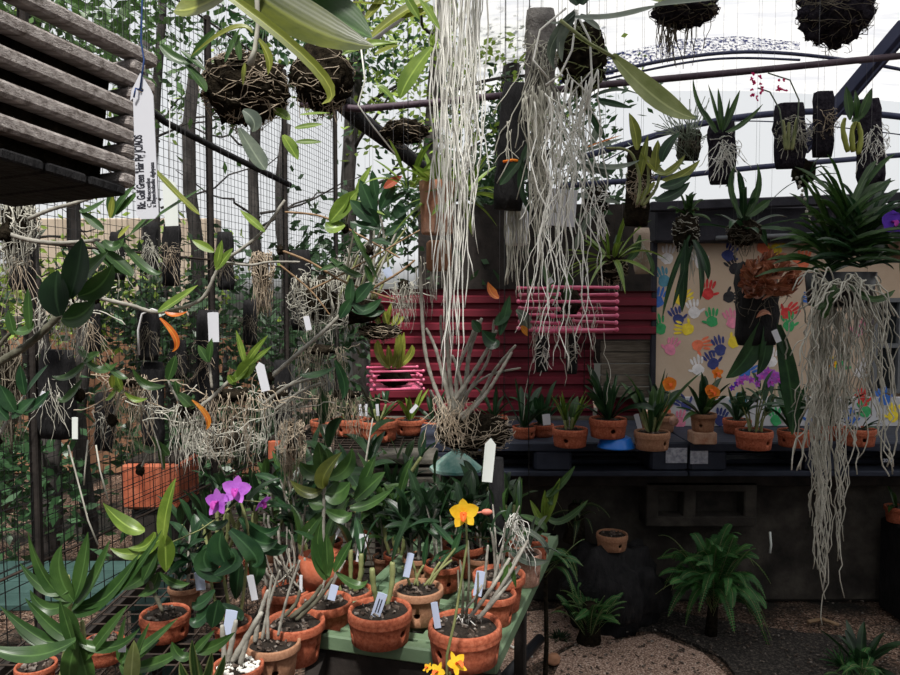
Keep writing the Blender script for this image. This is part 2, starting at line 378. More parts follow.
# ---------------------------------------------------------------- pots
def pot_template(prof, hole=True, hz=.33, holes=(0,), hr=.10):
    mb = MB(); mb.lathe(prof, seg=40)
    me = bpy.data.meshes.new('pot'); me.from_pydata(mb.v, [], mb.f); me.update()
    o = bpy.data.objects.new('pot_tmp', me); COL.objects.link(o)
    cm = MB()
    for a in holes:
        d = V((math.cos(a), math.sin(a), 0)); cm.tube([d*.55+V((0,0,hz)), d*1.3+V((0,0,hz))], hr, 16)
    ce = bpy.data.meshes.new('cut'); ce.from_pydata(cm.v, [], cm.f); ce.update()
    c = bpy.data.objects.new('cut', ce); COL.objects.link(c)
    md = o.modifiers.new('b', 'BOOLEAN'); md.object = c; md.operation = 'DIFFERENCE'; md.solver = 'EXACT'
    dg = bpy.context.evaluated_depsgraph_get(); out = bpy.data.meshes.new_from_object(o.evaluated_get(dg))
    bpy.data.objects.remove(o); bpy.data.objects.remove(c)
    out.name = 'pot'; out.polygons.foreach_set('use_smooth', [True]*len(out.polygons)); out.materials.clear()
    return out
# closed profiles, radius 1, going outside up, over the rim, inside down to the axis
BOWL = [(.001,0),(.84,0),(.88,.02),(.92,.35),(.955,.62),(.985,.66),(1,.70),(.985,.76),(.995,.80),(1,.84),(.985,.95),(.96,1.0),(.90,1.0),(.87,.95),(.85,.6),(.80,.10),(.001,.10)]
STD = [(.001,0),(.72,0),(.76,.03),(.84,.6),(.88,1.0),(.99,1.04),(1,1.08),(1,1.30),(.98,1.34),(.90,1.34),(.87,1.30),(.80,.8),(.68,.12),(.001,.12)]
TALL = [(.001,0),(.80,0),(.86,.04),(.93,1.0),(.95,1.55),(1,1.6),(1,1.85),(.97,1.9),(.90,1.9),(.87,1.8),(.80,.12),(.001,.12)]
HA = (-.9, 2.2)
TM = {}
for k, pr, hz in (('bowl', BOWL, .42), ('std', STD, .5), ('tall', TALL, .6)):
    base = pot_template(pr, hz=hz, holes=(0,2.1,4.2), hr=.12)
    for m in ('terracotta', 'clay', 'clay_pale'):
        me = base.copy(); me.materials.append(M[m]); TM[k, m] = me
HR = {'bowl': (1.0, .90, .9), 'std': (1.34, .87, 1.22), 'tall': (1.9, .87, 1.75)}
def soil(parent, c, r, rs, chips=26):
    mb = MB(); k = 18
    rings = []
    for i in range(6):
        q = i/5
        rings.append([c+V((math.cos(2*PI*j/k)*r*max(q,.02), math.sin(2*PI*j/k)*r*max(q,.02), r*.10*(1-q*q)+.006*rs.random())) for j in range(k)])
    mb.ring_surf(rings, cap=False)
    o = mb.build('potting_mix', 'bark', parent)
    cb = MB()
    for _ in range(chips):
        a = rnd(rs,0,2*PI); q = math.sqrt(rs.random())*.88; s = rnd(rs,.004,.009)
        cb.box(c+V((math.cos(a)*r*q, math.sin(a)*r*q, r*.1*(1-q*q)+.006)), (s*1.5, s, s*.6), Matrix.Rotation(rs.random()*6, 3, V((rs.random(), rs.random(), 1))))
    cb.build('bark_chips', 'bark_chip', o, smooth=False)['kind'] = 'stuff'
def solve(px, py, wpx, ratio, zt):
    g = W(px, py, 1.0).z-1.5       # height per metre of distance
    d = (1.5-zt)/(-g+ratio*wpx/F/2)
    return d, wpx*d/F/2
def potted(px, py, w, label, style='bowl', m='terracotta', zt=.74, cat='orchid', name='potted_orchid', hole=-1.2, group=None, chips=26):
    d, r = solve(px, py, w, HR[style][0], zt)
    c = W(px, py, d); base = V((c.x, c.y, zt))
    t = thing(name, label, cat, base, group)
    mesh_part('pot', TM[style, m], t, base, r, hole)
    rs = R(int(px*13+py)); sc = base+V((0,0,HR[style][2]*r*.92))
    soil(t, sc, r*HR[style][1]*.97, rs, chips)
    return t, sc+V((0,0,r*.06)), r, d
def ptag(x0, y0, x1, y1, w, d, label, m='tag', d1=None, group=None, name='plant_tag', tip=True, lines=0, ang=0):
    a = W(x0,y0,d); b = W(x1,y1,d1 or d)        # a = top, b = bottom
    ax = (b-a); L = ax.length; ax.normalize(); sd = ax.cross(V((ang,-1,0))).normalized(); nn = sd.cross(ax).normalized()
    h = w*d/F/2; tk = .0008
    out = [(0,0),(.14*L if tip else .02*L,-h),(L,-h*.95),(L,h*.95),(.14*L if tip else .02*L,h)]
    if tip == 'low': out = [(0,-h),(.84*L,-h),(L,0),(.84*L,h),(0,h)]
    mb = MB(); n = len(out)
    for s in (-1,1): mb.v += [a+ax*u+sd*q+nn*(tk*s) for u, q in out]
    mb.f.append(tuple(range(n))[::-1]); mb.f.append(tuple(range(n,2*n)))
    for i in range(n): mb.f.append((i,(i+1)%n,n+(i+1)%n,n+i))
    if lines:
        t = thing(name, label, 'label', a, group)
        mb.build('strip', m, t, False)
        lb = MB(); r = R(int(x0+y0)); 
        for k in range(lines):
            q = (k+1)/(lines+1)*2-1; u = .25*L
            while u < .8*L:
                s = rnd(r,.02,.05)*L; c = a+ax*(u+s/2)+sd*(q*h*.8)
                for e in (-1,): lb.box(c-nn*(-tk*1.4 if nn.y < 0 else tk*1.4), (s*.8, h*.22, .0004), Matrix((ax, sd, nn)).transposed())
                u += s
        lb.build('writing', 'ink', t, False)
        return t
    o = mb.build(name, m, None, False); return tag(o, label, 'label', group)
# ================================================================ SETTING
g = MB(); n = 60
rows = []
for i in range(n+1):
    y = -1+ (i/n)*12
    rows.append([V((-7+14*j/n, y, .012*noise.noise(V((j*.5, y*2, 0)))-.01)) for j in range(n+1)])
g.ring_surf(rows, close=False, cap=False); struct(g.build('floor', 'ground'))
# broken concrete paving slabs in front of the pallets
def slab_poly(pts, z, m, name, label):
    mb = MB(); k = len(pts); P = []
    for i in range(k):
        a, b = V((*pts[i],0)), V((*pts[(i+1)%k],0))
        for j in range(5):
            q = a.lerp(b, j/5); q += noise.noise_vector(q*6)*.03; P.append(V((q.x,q.y,0)))
    mb.v += [p+V((0,0,z)) for p in P]+[p-V((0,0,.03)) for p in P]; k = len(P)
    mb.f.append(tuple(range(k)))
    for i in range(k): mb.f.append((i, i+k, (i+1)%k+k, (i+1)%k))
    return tag(mb.build(name, m, None, False), label, 'paving')
def G(px, py):                           # point of the ground
    g = W(px, py, 1.0).z-1.5; q = W(px, py, -1.5/g); return (q.x, q.y)
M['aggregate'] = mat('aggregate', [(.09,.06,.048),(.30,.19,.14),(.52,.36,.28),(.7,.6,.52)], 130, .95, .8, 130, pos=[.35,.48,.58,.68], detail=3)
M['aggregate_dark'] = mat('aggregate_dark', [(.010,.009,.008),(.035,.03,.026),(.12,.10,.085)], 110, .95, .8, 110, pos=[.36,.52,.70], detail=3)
slab_poly([G(556,655),G(600,642),G(655,637),G(700,652),G(740,690),G(760,720),G(560,720)], .006, 'aggregate', 'paving_slab', 'reddish pebbled paving slab at the bottom edge of the photo')
slab_poly([G(528,612),G(560,608),G(592,622),G(618,634),G(560,648),G(535,660),G(505,690),G(500,650)], .005, 'aggregate', 'paving_slab', 'small pebbled paving slab right beside the green bench')
slab_poly([G(575,606),G(640,604),G(720,622),G(800,632),G(870,640),G(860,720),G(770,720),G(715,652),G(660,630),G(610,628)], .004, 'aggregate_dark', 'paving_slab', 'dark paving slab in front of the big fern')  # darker pebble tones than the other two slabs

# back wall of the shed: low dark block wall, board, shutter, eave
DW = 3.97
def wx(px, d=DW): return W(px, 400, d).x
def wz(py, d=DW): return W(450, py, d).z
def plate(name, m, x0, x1, z0, z1, y, th=.03, parent=None, bev=.003):
    return MB().box(((x0+x1)/2, y+th/2, (z0+z1)/2), (x1-x0, th, z1-z0), None, bev).build(name, m, parent, False)
struct(MB().box(((wx(330)+3.2)/2, DW+.20, wz(420)/2), (3.2-wx(330), .16, wz(420)), None, .01).build('wall_back', 'block', None, False))
struct(MB().box((2.1, DW+.72, 1.6), (4.6, .04, 1.0)).build('wall_shed', 'wood_dark', None, False))
# concrete footing seen under the pallets
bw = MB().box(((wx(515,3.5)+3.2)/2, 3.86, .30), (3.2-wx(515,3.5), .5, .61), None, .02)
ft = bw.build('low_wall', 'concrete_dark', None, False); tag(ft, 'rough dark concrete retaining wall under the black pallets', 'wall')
# concrete block with a recess, behind the fern
cb = thing('concrete_block', 'grey hollow concrete block standing behind the fern', 'block', (wx(700,3.45), 3.5, .55))
mb = MB(); x0,x1,z0,z1 = W(648,500,3.45).x, W(760,500,3.45).x, W(450,530,3.45).z, W(450,482,3.45).z
mb.box(((x0+x1)/2, 3.60, (z0+z1)/2), (x1-x0, .06, z1-z0), None, .008)
mb.box(((x0+x1)/2, 3.54, z1-.03), (x1-x0, .12, .05), None, .006); mb.box(((x0+x1)/2, 3.54, z0+.03), (x1-x0, .12, .05), None, .006)
for q in (0,.38,1): mb.box((x0+.03+(x1-x0-.06)*q, 3.54, (z0+z1)/2), (.06, .115, z1-z0-.01), None, .006)
mb.build('body', 'concrete_dark', cb, False)

# handprint board and pale lower boards
board = plate('painted_board', 'paint_board', wx(652), wx(905), wz(398), wz(236), DW, .03)
tag(board, 'tan wall board covered in coloured handprints behind the pallets', 'board')
LW = 3.72
low = plate('white_board', 'white_board', wx(655,LW), wx(915,LW), .861, wz(397,LW), LW, .02)
tag(low, 'white painted board with handprints standing behind the flowerpots', 'board')
HPC = {'brown':(.2,.1,.06),'white':(.62,.60,.6),'navy':(.03,.04,.16),'blue':(.03,.12,.42),'yellow':(.72,.52,.03),'red':(.5,.03,.03),'green':(.03,.28,.09),'black':(.012,.012,.015),'pink':(.62,.20,.30),'coral':(.65,.15,.07),'teal':(.06,.2,.28)}
for k,c in HPC.items(): M['hp_'+k] = mat('hp_'+k, [c, tuple(min(1,q*1.5+.03) for q in c)], 30, .8)
def handprint(px, py, ang, m, parent, y, sc=1.0, left=1, seed=0):
    r = R(seed); c = W(px, py, y); mb = MB(); s = .052*sc
    rot = lambda a, b: V((c.x+(a*math.cos(ang)-b*math.sin(ang))*s*left, y-.002-.0006*r.random(), c.z+(a*math.sin(ang)+b*math.cos(ang))*s))
    def poly(pp):
        n0 = len(mb.v); mb.v += [rot(*q) for q in pp]; mb.v += [rot(*q)+V((0,.003,0)) for q in pp]; k = len(pp)
        mb.f.append(tuple(n0+i for i in range(k)))
        for i in range(k): mb.f.append((n0+i, n0+(i+1)%k, n0+k+(i+1)%k, n0+k+i))
    poly([(math.cos(t*PI/7)*(.44+.16*r.random()), math.sin(t*PI/7)*(.46+.14*r.random())-.05) for t in range(14)])
    for fx, fa, fl in ((-.42,-.28,.55),(-.16,-.08,.72),(.12,.08,.68),(.38,.25,.52),(.55,1.15,.5)):
        bx, by = (fx, .50) if fa < 1 else (.5, -.1)
        dx, dy = math.sin(fa), math.cos(fa); b0 = -.12+(.05*r.random() if fa < 1 else 0); fl = fl*rnd(r,.9,1.25)+.1; fa += rnd(r,-.08,.08)
        pp = []
        for t in range(12):
            a = t*2*PI/12; u = math.cos(a); v = math.sin(a)
            L = fl/2; pp.append((bx+dx*(b0+L+u*L)+dy*v*.12, by+dy*(b0+L+u*L)-dx*v*.12))
        poly(pp)
    mb.build('handprint', 'hp_'+m, parent, False)
HP = [(664,280,.3,'teal'),(681,299,.9,'yellow'),(728,255,-.5,'navy'),(667,258,.1,'white'),(708,293,-.1,'red'),(729,297,1.6,'black'),(694,312,.2,'white'),(712,321,-.1,'green'),(678,319,.4,'navy'),(660,328,-.3,'green'),(687,329,1.4,'yellow'),(670,349,.4,'pink'),(698,345,-1.4,'coral'),(720,349,-.3,'navy'),(732,322,.3,'pink'),(734,342,1.2,'yellow'),(713,363,.5,'navy'),(771,361,.0,'white'),(789,325,.2,'green'),(787,313,.9,'red'),(826,361,.4,'yellow'),(776,249,.3,'yellow'),(763,247,-.4,'coral'),(658,301,.2,'blue'),(841,366,-.2,'green'),(698,369,-.2,'white'),(735,268,.6,'black'),(803,262,.1,'coral'),(815,300,1.1,'blue'),(858,330,.2,'pink'),(700,262,.5,'white'),(745,372,.9,'blue'),(860,372,-.4,'white')]
for i,h in enumerate(HP): handprint(h[0],h[1],h[2],h[3],board,DW,1.15,(-1)**i,i)
for i,h in enumerate([(850,420,.1,'blue'),(865,411,-.3,'green'),(884,399,.4,'blue'),(893,416,.0,'yellow'),(863,401,.3,'red'),(680,422,.2,'pink'),(720,420,-.3,'navy'),(738,405,.4,'teal'),(776,420,.2,'green'),(812,420,.2,'blue'),(686,405,.9,'navy'),(665,412,.1,'coral')]): handprint(h[0],h[1],h[2],h[3],low,LW,1.05,(-1)**i,50+i)
# eave and shed roof edge
ev = thing('shed_eave', 'black eave beam above the handprint board', 'beam', (wx(780), DW, wz(225)))
MB().box(((wx(648)+3.2)/2, DW-.02, wz(226)), (3.2-wx(648), .16, wz(208)-wz(243)), None, .01).build('fascia', 'eave', ev, False)
MB().bar(W(650,207,DW-.15), W(940,196,DW-.15), .05, .05, .006).build('gutter', 'eave', ev, False)
MB().tube([W(716,238,DW-.12), W(830,234,DW-.12)], .012, 8).build('tube_light', 'frame_grey', ev)
# window on the right
wn = MB(); X0,X1,Z0,Z1 = wx(868), wx(930), wz(390), wz(300)
wo = plate('window_1', 'glass_dark', X0, X1, Z0, Z1, DW-.028, .015); struct(wo)
for a in (X0, wx(893), X1): wn.box((a, DW-.04, (Z0+Z1)/2), (.025,.03,Z1-Z0))
for z in (Z0, (Z0+Z1)/2, Z1): wn.box(((X0+X1)/2, DW-.042, z), (X1-X0+.025,.03,.022))
wn.build('window_frame', 'frame_grey', wo, False)
tag(plate('paper_note', 'tag', wx(894), wx(904), wz(362), wz(343), DW-.062, .002, bev=0), 'white paper sheet taped inside the window frame', 'paper')
# red metal sheet, corrugated
def corr(x0, x1, z0, z1, y, pitch=.075, dep=.022):
    mb = MB(); rows = []; n = int((z1-z0)/pitch)
    prof = []
    for i in range(n+1):
        z = z0+i*pitch
        for u, v in ((0,0),(.30,0),(.42,1),(.85,1),(.97,0)): 
            if z+u*pitch <= z1: prof.append((z+u*pitch, v*dep))
    rows = [[V((x, y-v, z)) for z, v in prof]+[V((x, y-v+.003, z)) for z, v in prof[::-1]] for x in (x0, x1)]
    mb.ring_surf(rows); return mb
rs_ = corr(wx(368), wx(598), wz(420)+.001, wz(286), DW+.14).build('red_metal_sheet', 'red_metal', None, False); tag(rs_, 'wide dark red corrugated metal sheet behind the hanging roots', 'metal sheet')
rs_ = corr(wx(575), wx(653), wz(339), wz(291), DW-.02).build('red_metal_sheet', 'red_metal', None, False); tag(rs_, 'short dark red corrugated sheet above the grey planks', 'metal sheet')
rs_ = corr(wx(602), wx(650), wz(420)+.001, wz(400), DW+.14).build('red_metal_sheet', 'red_metal', None, False); tag(rs_, 'low dark red corrugated sheet below the grey planks', 'metal sheet')
pk = thing('plank_panel', 'grey weathered planks between the red sheets and the handprint board', 'planks', (wx(628), DW, wz(440)))
for i in range(5):
    z = wz(341+i*11.5+5.6); MB().box((wx(627), DW+.02+.004*(i%2), z), (wx(653)-wx(601), .02, .058), None, .004).build('plank', 'plank', pk, False)
tag(plate('shed_post', 'eave', wx(649), wx(654), 0.0, wz(240), DW-.03, .03), 'thin dark post between red sheet and handprint board', 'post')

# black plastic pallets
ZT = .86; DP = 3.3
def pallet(x0, x1, label, d0=DP, dep=.62):
    p = thing('plastic_pallet', label, 'pallet', ((x0+x1)/2, d0+dep/2, ZT-.155)); zt = ZT; w = x1-x0
    mb = MB()
    for i in range(13):
        y = d0+.03+i*(dep-.06)/12; mb.box(((x0+x1)/2, y, zt-.010), (w, .05, .020), None, .003)
    for i in range(9):
        x = x0+.03+i*(w-.06)/8; mb.box((x, d0+dep/2, zt-.014), (.04, dep-.01, .018), None, .003)
    mb.box(((x0+x1)/2, d0+.006, zt-.022), (w, .012, .036), None, .003); mb.build('deck', 'pallet', p, False)
    for i in range(3):
        bw_ = .17; x = x0+bw_/2+i*(w-bw_)/2
        for j in range(3):
            y = d0+.075+j*(dep-.15)/2
            b = MB().box((x, y, zt-.085), (bw_, .145, .095), None, .012); 
            b.build('block', 'pallet', p, False)
    sk = MB()
    for j in range(3): sk.box(((x0+x1)/2, d0+.06+j*(dep-.12)/2, zt-.143), (w, .12, .024), None, .004)
    sk.build('runner', 'pallet', p, False)
    for i in range(2):
        xx = x0+w*(.25+.5*i)+.02
        rb = MB(); 
        for z in (-.052, -.078, -.105): rb.box((xx, d0+.25, zt+z), (w*.33, .012, .006))
        rb.build('rib', 'pallet', p, False)
    return p
pa = pallet(W(418,443,DP).x, W(688.5,443,DP).x, 'black plastic pallet left of the silver stickers gap, under the blue bowl')
pb = pallet(W(690,443,DP).x, W(962,443,DP).x, 'black plastic pallet at right carrying the purple orchid')
def sticker(px0,py0,px1,py1,parent):
    a,b = W(px0,py0,DP-.004), W(px1,py1,DP-.004)
    s = MB().box(((a.x+b.x)/2, DP-.002, (a.z+b.z)/2), (b.x-a.x, .002, a.z-b.z)).build('sticker', 'sticker', parent, False, 'silver sticker')
    return s
sticker(666,448,687,463,pa); sticker(690.5,451,708,464,pb)
def text(s, size, loc, rot, m, parent, name='writing', ext=.0004, bold=0):
    cu = bpy.data.curves.new('t', 'FONT'); cu.body = s; cu.size = size; cu.extrude = ext; cu.offset = bold; cu.resolution_u = 3
    o = bpy.data.objects.new('t', cu); COL.objects.link(o); dg = bpy.context.evaluated_depsgraph_get()
    me = bpy.data.meshes.new_from_object(o.evaluated_get(dg)); bpy.data.objects.remove(o)
    me.transform(Matrix.Translation(loc)@rot.to_4x4()); off = top(parent).location
    me.transform(Matrix.Translation(-off)); me.materials.clear(); me.materials.append(M[m])
    q = bpy.data.objects.new(name, me); COL.objects.link(q); q.parent = parent; return q
RX = Matrix.Rotation(PI/2, 3, 'X')
text('2011', .022, W(883,462,DP-.003), RX, 'sticker', pb, bold=.0006)
# block under the pallets at both ends
MB_ = MB()
tag(MB().box(((W(515,480,3.4).x+W(960,480,3.4).x)/2, 3.68, .658), (W(960,480,3.4).x-W(515,480,3.4).x, .40, .09), None, .008).build('timber_bearer', 'wood_dark', None, False), 'long dark timber bearer between the pallets and the concrete wall', 'timber')

# green plastic bench (front right)
TZ = .74
A_ = W(497,667,1.53); B_ = W(320,650,1.61)
fr = V((A_.x, A_.y, TZ)); C_ = W(549,557,2.19); ey = V((C_.x-A_.x, C_.y-A_.y, 0)).normalized(); ex = V((-ey.y, ey.x, 0)); 
if ex.x > 0: ex = -ex
WBN, LBN = .43, .88
bt = thing('green_bench', 'pale green plastic slatted bench carrying the front terracotta pots', 'bench', (fr.x, fr.y, 0))
T3 = Matrix((ex, -ey, V((0,0,1)))).transposed()
def bl(u, v, z, su, sv, sz, mb, bev=.004): mb.box(fr+ex*u+ey*v+V((0,0,z)), (su, sv, sz), T3, bev)
rim_ = MB()
bl(WBN/2, .015, -.018, WBN, .03, .036, rim_); bl(WBN/2, LBN-.015, -.018, WBN, .03, .036, rim_)
bl(.015, LBN/2, -.018, .03, LBN, .036, rim_); bl(WBN-.015, LBN/2, -.018, .03, LBN, .036, rim_)
rim_.build('frame', 'green_plastic', bt, False)
gr = MB()
for i in range(1,13): bl(WBN/2, i*LBN/13, -.014, WBN-.05, .030, .016, gr, .002)
for i in range(1,7): bl(i*WBN/7, LBN/2, -.018, .022, LBN-.05, .022, gr, .002)
gr.build('grating', 'green_plastic', bt, False)
for u in (.10, WBN-.04):
    for v in (.05, LBN-.12):
        l = MB(); bl(u, v, -.036-(TZ-.036)/2, .035, .035, TZ-.036, l); l.build('leg', 'wood_dark', bt, False)
sh = MB(); bl(WBN/2, .03, -.075, WBN, .03, .07, sh); sh.build('apron', 'wood_dark', bt, False)
# dark wire benches at the left and behind
def wbench(x0,x1,y0,y1,z,label,m='wood_dark',cell=.05):
    t = thing('wire_bench', label, 'bench', ((x0+x1)/2,(y0+y1)/2,0)); mb = MB()
    for i in range(int((x1-x0)/cell)+1): mb.tube([(x0+i*cell,y0,z-.003),(x0+i*cell,y1,z-.003)], .0025, 4)
    for i in range(int((y1-y0)/cell)+1): mb.tube([(x0,y0+i*cell,z-.007),(x1,y0+i*cell,z-.007)], .0025, 4)
    mb.build('grid', 'wire_rust', t, False); f = MB()
    for a,b in (((x0,y0),(x1,y0)),((x1,y0),(x1,y1)),((x1,y1),(x0,y1)),((x0,y1),(x0,y0))): f.bar((*a,z-.03),(*b,z-.03),.03,.04)
    f.build('frame', m, t, False)
    for x in (x0+.02,x1-.02):
        for y in (y0+.02,y1-.02): MB().box((x,y,(z-.05)/2),(.035,.035,z-.05)).build('leg', m, t, False)
    return t
wbench(-1.0, -.30, 1.05, 1.72, .70, 'dark wire mesh bench at the front left under the leafy orchids')
wbench(-.98, .0, 1.86, 2.45, .66, 'dark wire bench behind the green bench, full of dense foliage', cell=.06) if False else None
wbench(-.95, -.08, 1.80, 2.98, .65, 'dark wire bench hidden behind the front rows of pots', cell=.06)
wbench(-.78, .0, 3.5, 4.05, .795, 'dark wire bench below the small pink basket', cell=.06)
wbench(.0, 0.27, 2.28, 2.7, .55, 'low dark wire bench behind the far end of the green bench', cell=.06) if False else None

wbench(-.29, .14, 1.04, 1.46, .66, 'small wire bench below the bottom edge holding the yellow flowered pots', cell=.06)
# wire fence
FA, FB = V((-1.36,1.12,0)), V((-.66,4.35,0)); fd = (FB-FA); FL = fd.length; fd.normalize()
fe = thing('wire_fence', 'black wire mesh fence along the left side', 'fence', FA)
def fw(u, z): return FA+fd*u+V((0,0,z))
mb = MB(); cs = .030
for i in range(int(FL/cs)+1): mb.tube([fw(i*cs,.75), fw(i*cs,2.62)], .0011, 3)
for i in range(int(1.87/cs)+1): mb.tube([fw(0,.75+i*cs), fw(FL,.75+i*cs)], .0011, 3)
mb.build('fine_mesh', 'wire', fe, False)
mb = MB(); cs = .055; r = R(5)
for i in range(int(FL/cs)+1): mb.tube([fw(i*cs,.0), fw(i*cs+.02*r.random(),.5), fw(i*cs,1.0)], .0020, 4)
for i in range(19): mb.tube([fw(0,.02+i*cs), fw(FL*.4,.02+i*cs-.02), fw(FL,.02+i*cs)], .0020, 4)
mb.build('coarse_mesh', 'wire', fe, False)
for u in (.02, .95, 1.9, 2.6, FL-.02): MB().box(fw(u,1.31), (.024,.024,2.62), None, .004).build('post', 'wood_dark', fe, False)
for z in (.76, 1.66, 2.6): MB().tube([fw(0,z), fw(FL,z)], .0045, 6).build('rail', 'wire_rust', fe)

# roof: pipes, hoops, milky film
def P(px,py,d): return W(px,py,d)
tag(MB().tube([P(300,104,2.6),P(360,109,2.6),P(450,101,2.62),P(600,85,2.66),P(760,70,2.7),P(960,50,2.75)], .012, 10).build('roof_pipe', 'pipe'), 'purple brown pipe running across under the roof, upper one', 'pipe')
tag(MB().tube([P(560,186,3.6),P(640,180,3.6),P(760,167,3.62),P(960,150,3.65)], .013, 10).build('roof_pipe', 'frame_blue'), 'dark pipe running across above the shed eave, lower one', 'pipe')
tag(MB().tube([P(330,90,2.5),P(360,120,2.9),P(400,150,3.5),P(450,190,4.2)], .035, 10).build('roof_beam', 'charcoal'), 'thick black beam slanting down behind the hanging clay pot', 'beam')
tag(MB().tube([P(120,85,2.0),P(165,122,2.15),P(225,153,2.35),P(290,185,2.6)], .010, 8).build('fence_pole', 'charcoal'), 'dark knobbly pole slanting across the fence top', 'pole')
br = thing('roof_brace', 'dark blue double brace slanting across the roof at right', 'beam', P(850,100,3.0))
MB().bar(P(798,150,3.1),P(905,24,2.7),.028,.05,.003).build('strut','frame_blue',br,False); MB().bar(P(790,162,3.15),P(806,142,3.05),.03,.03).build('joint','frame_blue',br,False)
MB().bar(P(806,152,3.14),P(912,30,2.74),.012,.02,.002).build('strut','frame_blue',br,False)
def arc(pts, r, m, name, label, cat, sides=8):
    Pn = []; k = len(pts)-1; q = [V(p) for p in pts]
    for i in range(k*6+1):
        t = i/6; a = min(int(t),k-1); u = t-a; p_ = q[max(a-1,0)]; p0=q[a]; p1=q[a+1]; p2=q[min(a+2,k)]
        Pn.append(.5*((2*p0)+(-p_+p1)*u+(2*p_-5*p0+4*p1-p2)*u*u+(-p_+3*p0-3*p1+p2)*u**3))
    return tag(MB().tube(Pn, r, sides).build(name, m), label, cat)
arc([P(560,82,4.6),P(600,74,4.4),P(680,58,4.2),P(760,52,4.2),P(860,62,4.2),P(960,82,4.3)], .010, 'frame_blue', 'roof_hoop', 'thin dark hoop arching over the roof film near the top right', 'hoop')
arc([P(560,90,4.8),P(620,76,4.6),P(690,62,4.4),P(740,58,4.4),P(800,60,4.4)], .007, 'frame_blue', 'roof_hoop', 'thinner hoop just below the upper arching hoop', 'hoop')
arc([P(580,158,5.2),P(640,140,5.2),P(700,124,5.2),P(770,114,5.2),P(850,112,5.2),P(960,124,5.2)], .022, 'frame_blue', 'roof_hoop', 'thick blue hoop at the far end of the roof', 'hoop')
arc([P(600,163,5.0),P(680,128,5.0),P(780,122,5.0),P(960,142,5.0)], .004, 'frame_blue', 'roof_hoop', 'hair thin hoop below the thick blue hoop', 'hoop')
# shade net strip over the film
nb = MB(); rows = []
for (a,b) in (((560,84),(560,64)),((620,73),(620,52)),((680,58),(680,39)),((740,50),(740,36)),((800,50),(800,42))):
    rows.append([P(*a,4.5), P((a[0]+b[0])/2,(a[1]+b[1])/2,4.55), P(*b,4.6)])
nb.ring_surf(rows, close=False, cap=False); tag(nb.build('shade_net', 'net_blue'), 'blue shade net strip lying over the roof film', 'net')
fm = MB(); rows = []
for i in range(13):
    y = -1.+i*.65
    rows.append([V((.05+j*.45, y, 3.25+.28*math.sin((j+2)/14*PI)-.02*y)) for j in range(13)])
fm.ring_surf(rows, close=False, cap=False); struct(fm.build('ceiling', 'film'))
def rope(pts, d, m, label, rad=.0012, name='hanging_wire', cat='wire'):
    return tag(MB().tube(pts_px(pts,d), rad, 5).build(name, m), label, cat)
# ================================================================ FRONT BENCH POTS
r = R(11)
def A(*q): return V(q)
def top_leaves(parent, specs, m, name='foliage'):
    mb = MB()
    for s in specs:
        kw = [q for q in s if isinstance(q, dict)]; pl(mb, *[q for q in s if not isinstance(q, dict)], **(kw[0] if kw else {}))
    return mb.build(name, m, parent)
# A  front left pot with white tag
t, c, pr, d = potted(380,608,66,'terracotta bowl pot at the front left corner of the green bench with leaning tag',hole=-.62)
catt(t, c+V((-.005,.02,0)), 2, .10, R(1), leaf=(.12,.03), lm='leaf_dark', shape='lance')
ptag(383,593,375,617,10,d-.035,'white written tag leaning in the front left pot of the green bench','tag_blue',tip=False,lines=2)
# B  front right pot, grey leafless canes, yellow flowers
t, c, pr, d = potted(465,623,76,'terracotta bowl pot at the front right corner with grey leafless canes',hole=-.35)
for x0,y0,x1,y1,m,q in ((470,617,510,558,'cane',.0045),(478,619,520,566,'cane',.005),(462,618,460,560,'cane_dark',.003),(466,619,468,540,'cane_dark',.003),(473,615,478,572,'cane_dark',.0028),(455,617,458,570,'cane_dark',.0026),(484,612,528,540,'cane',.004),(463,612,482,585,'cane',.003)):
    cane(t, [W(x0,y0,d), W((x0+x1)/2+2,(y0+y1)/2,d-.01), W(x1,y1,d+.02)], q, q*.8, r, m, 7)
mb = MB(); roots(mb, W(470,618,d), (.03,.03,.01), .02, 12, r, .0012, .3, .02, 6); mb.build('roots','root_white',t)
top_leaves(t, [(508,565,500,590,7,d,None,{'shape':'lance'}),(510,562,516,588,6,d,None,{'shape':'lance'})],'leaf')
ptag(434,602,438,628,7,d-.03,'narrow white tag standing at the left rim of the grey caned pot','tag_blue',tip=False)
# tall stem with yellow flower (from a pot below the frame)
st = thing('flower_spike', 'green orchid stem in front of the bench with one big yellow flower on top', 'orchid', W(447,700,1.38))
MB().tube(pts_px([(447,700),(447,655),(455,620),(463,570),(467,545),(466,520)],1.40), [.0032,.003,.0028,.0026,.0024,.002], 6).build('stem','cane_green',st)
flower(st, W(464,513,1.38), .056, r, 'yellow', 'lip_orange', (-.1,-1,.1), w=.5)
mb = MB(); mb.blob(W(487,512,1.39), (.011,.006,.006), .05, 2); mb.build('bud','bud',st); MB().tube(pts_px([(468,516),(476,513),(482,512)],1.39),.0016,5).build('pedicel','bud',st)
b0 = MB().lathe([(.001,0),(.04,0),(.045,.06),(.05,.07),(.044,.07),(.04,.05),(.001,.05)], V((W(447,735,1.38).x,1.38,.661))); b0.build('pot','terracotta',st)
st2 = thing('flower_spike', 'two yellow flowers at the bottom edge below the grey caned pot', 'orchid', W(455,720,1.3))
MB().tube(pts_px([(455,720),(452,695),(450,672)],1.3), .0022, 6).build('stem','cane_green',st2)
MB().lathe([(.001,0),(.035,0),(.042,.06),(.037,.06),(.001,.05)],V((W(455,720,1.3).x,1.29,.661))).build('pot','terracotta',st2)
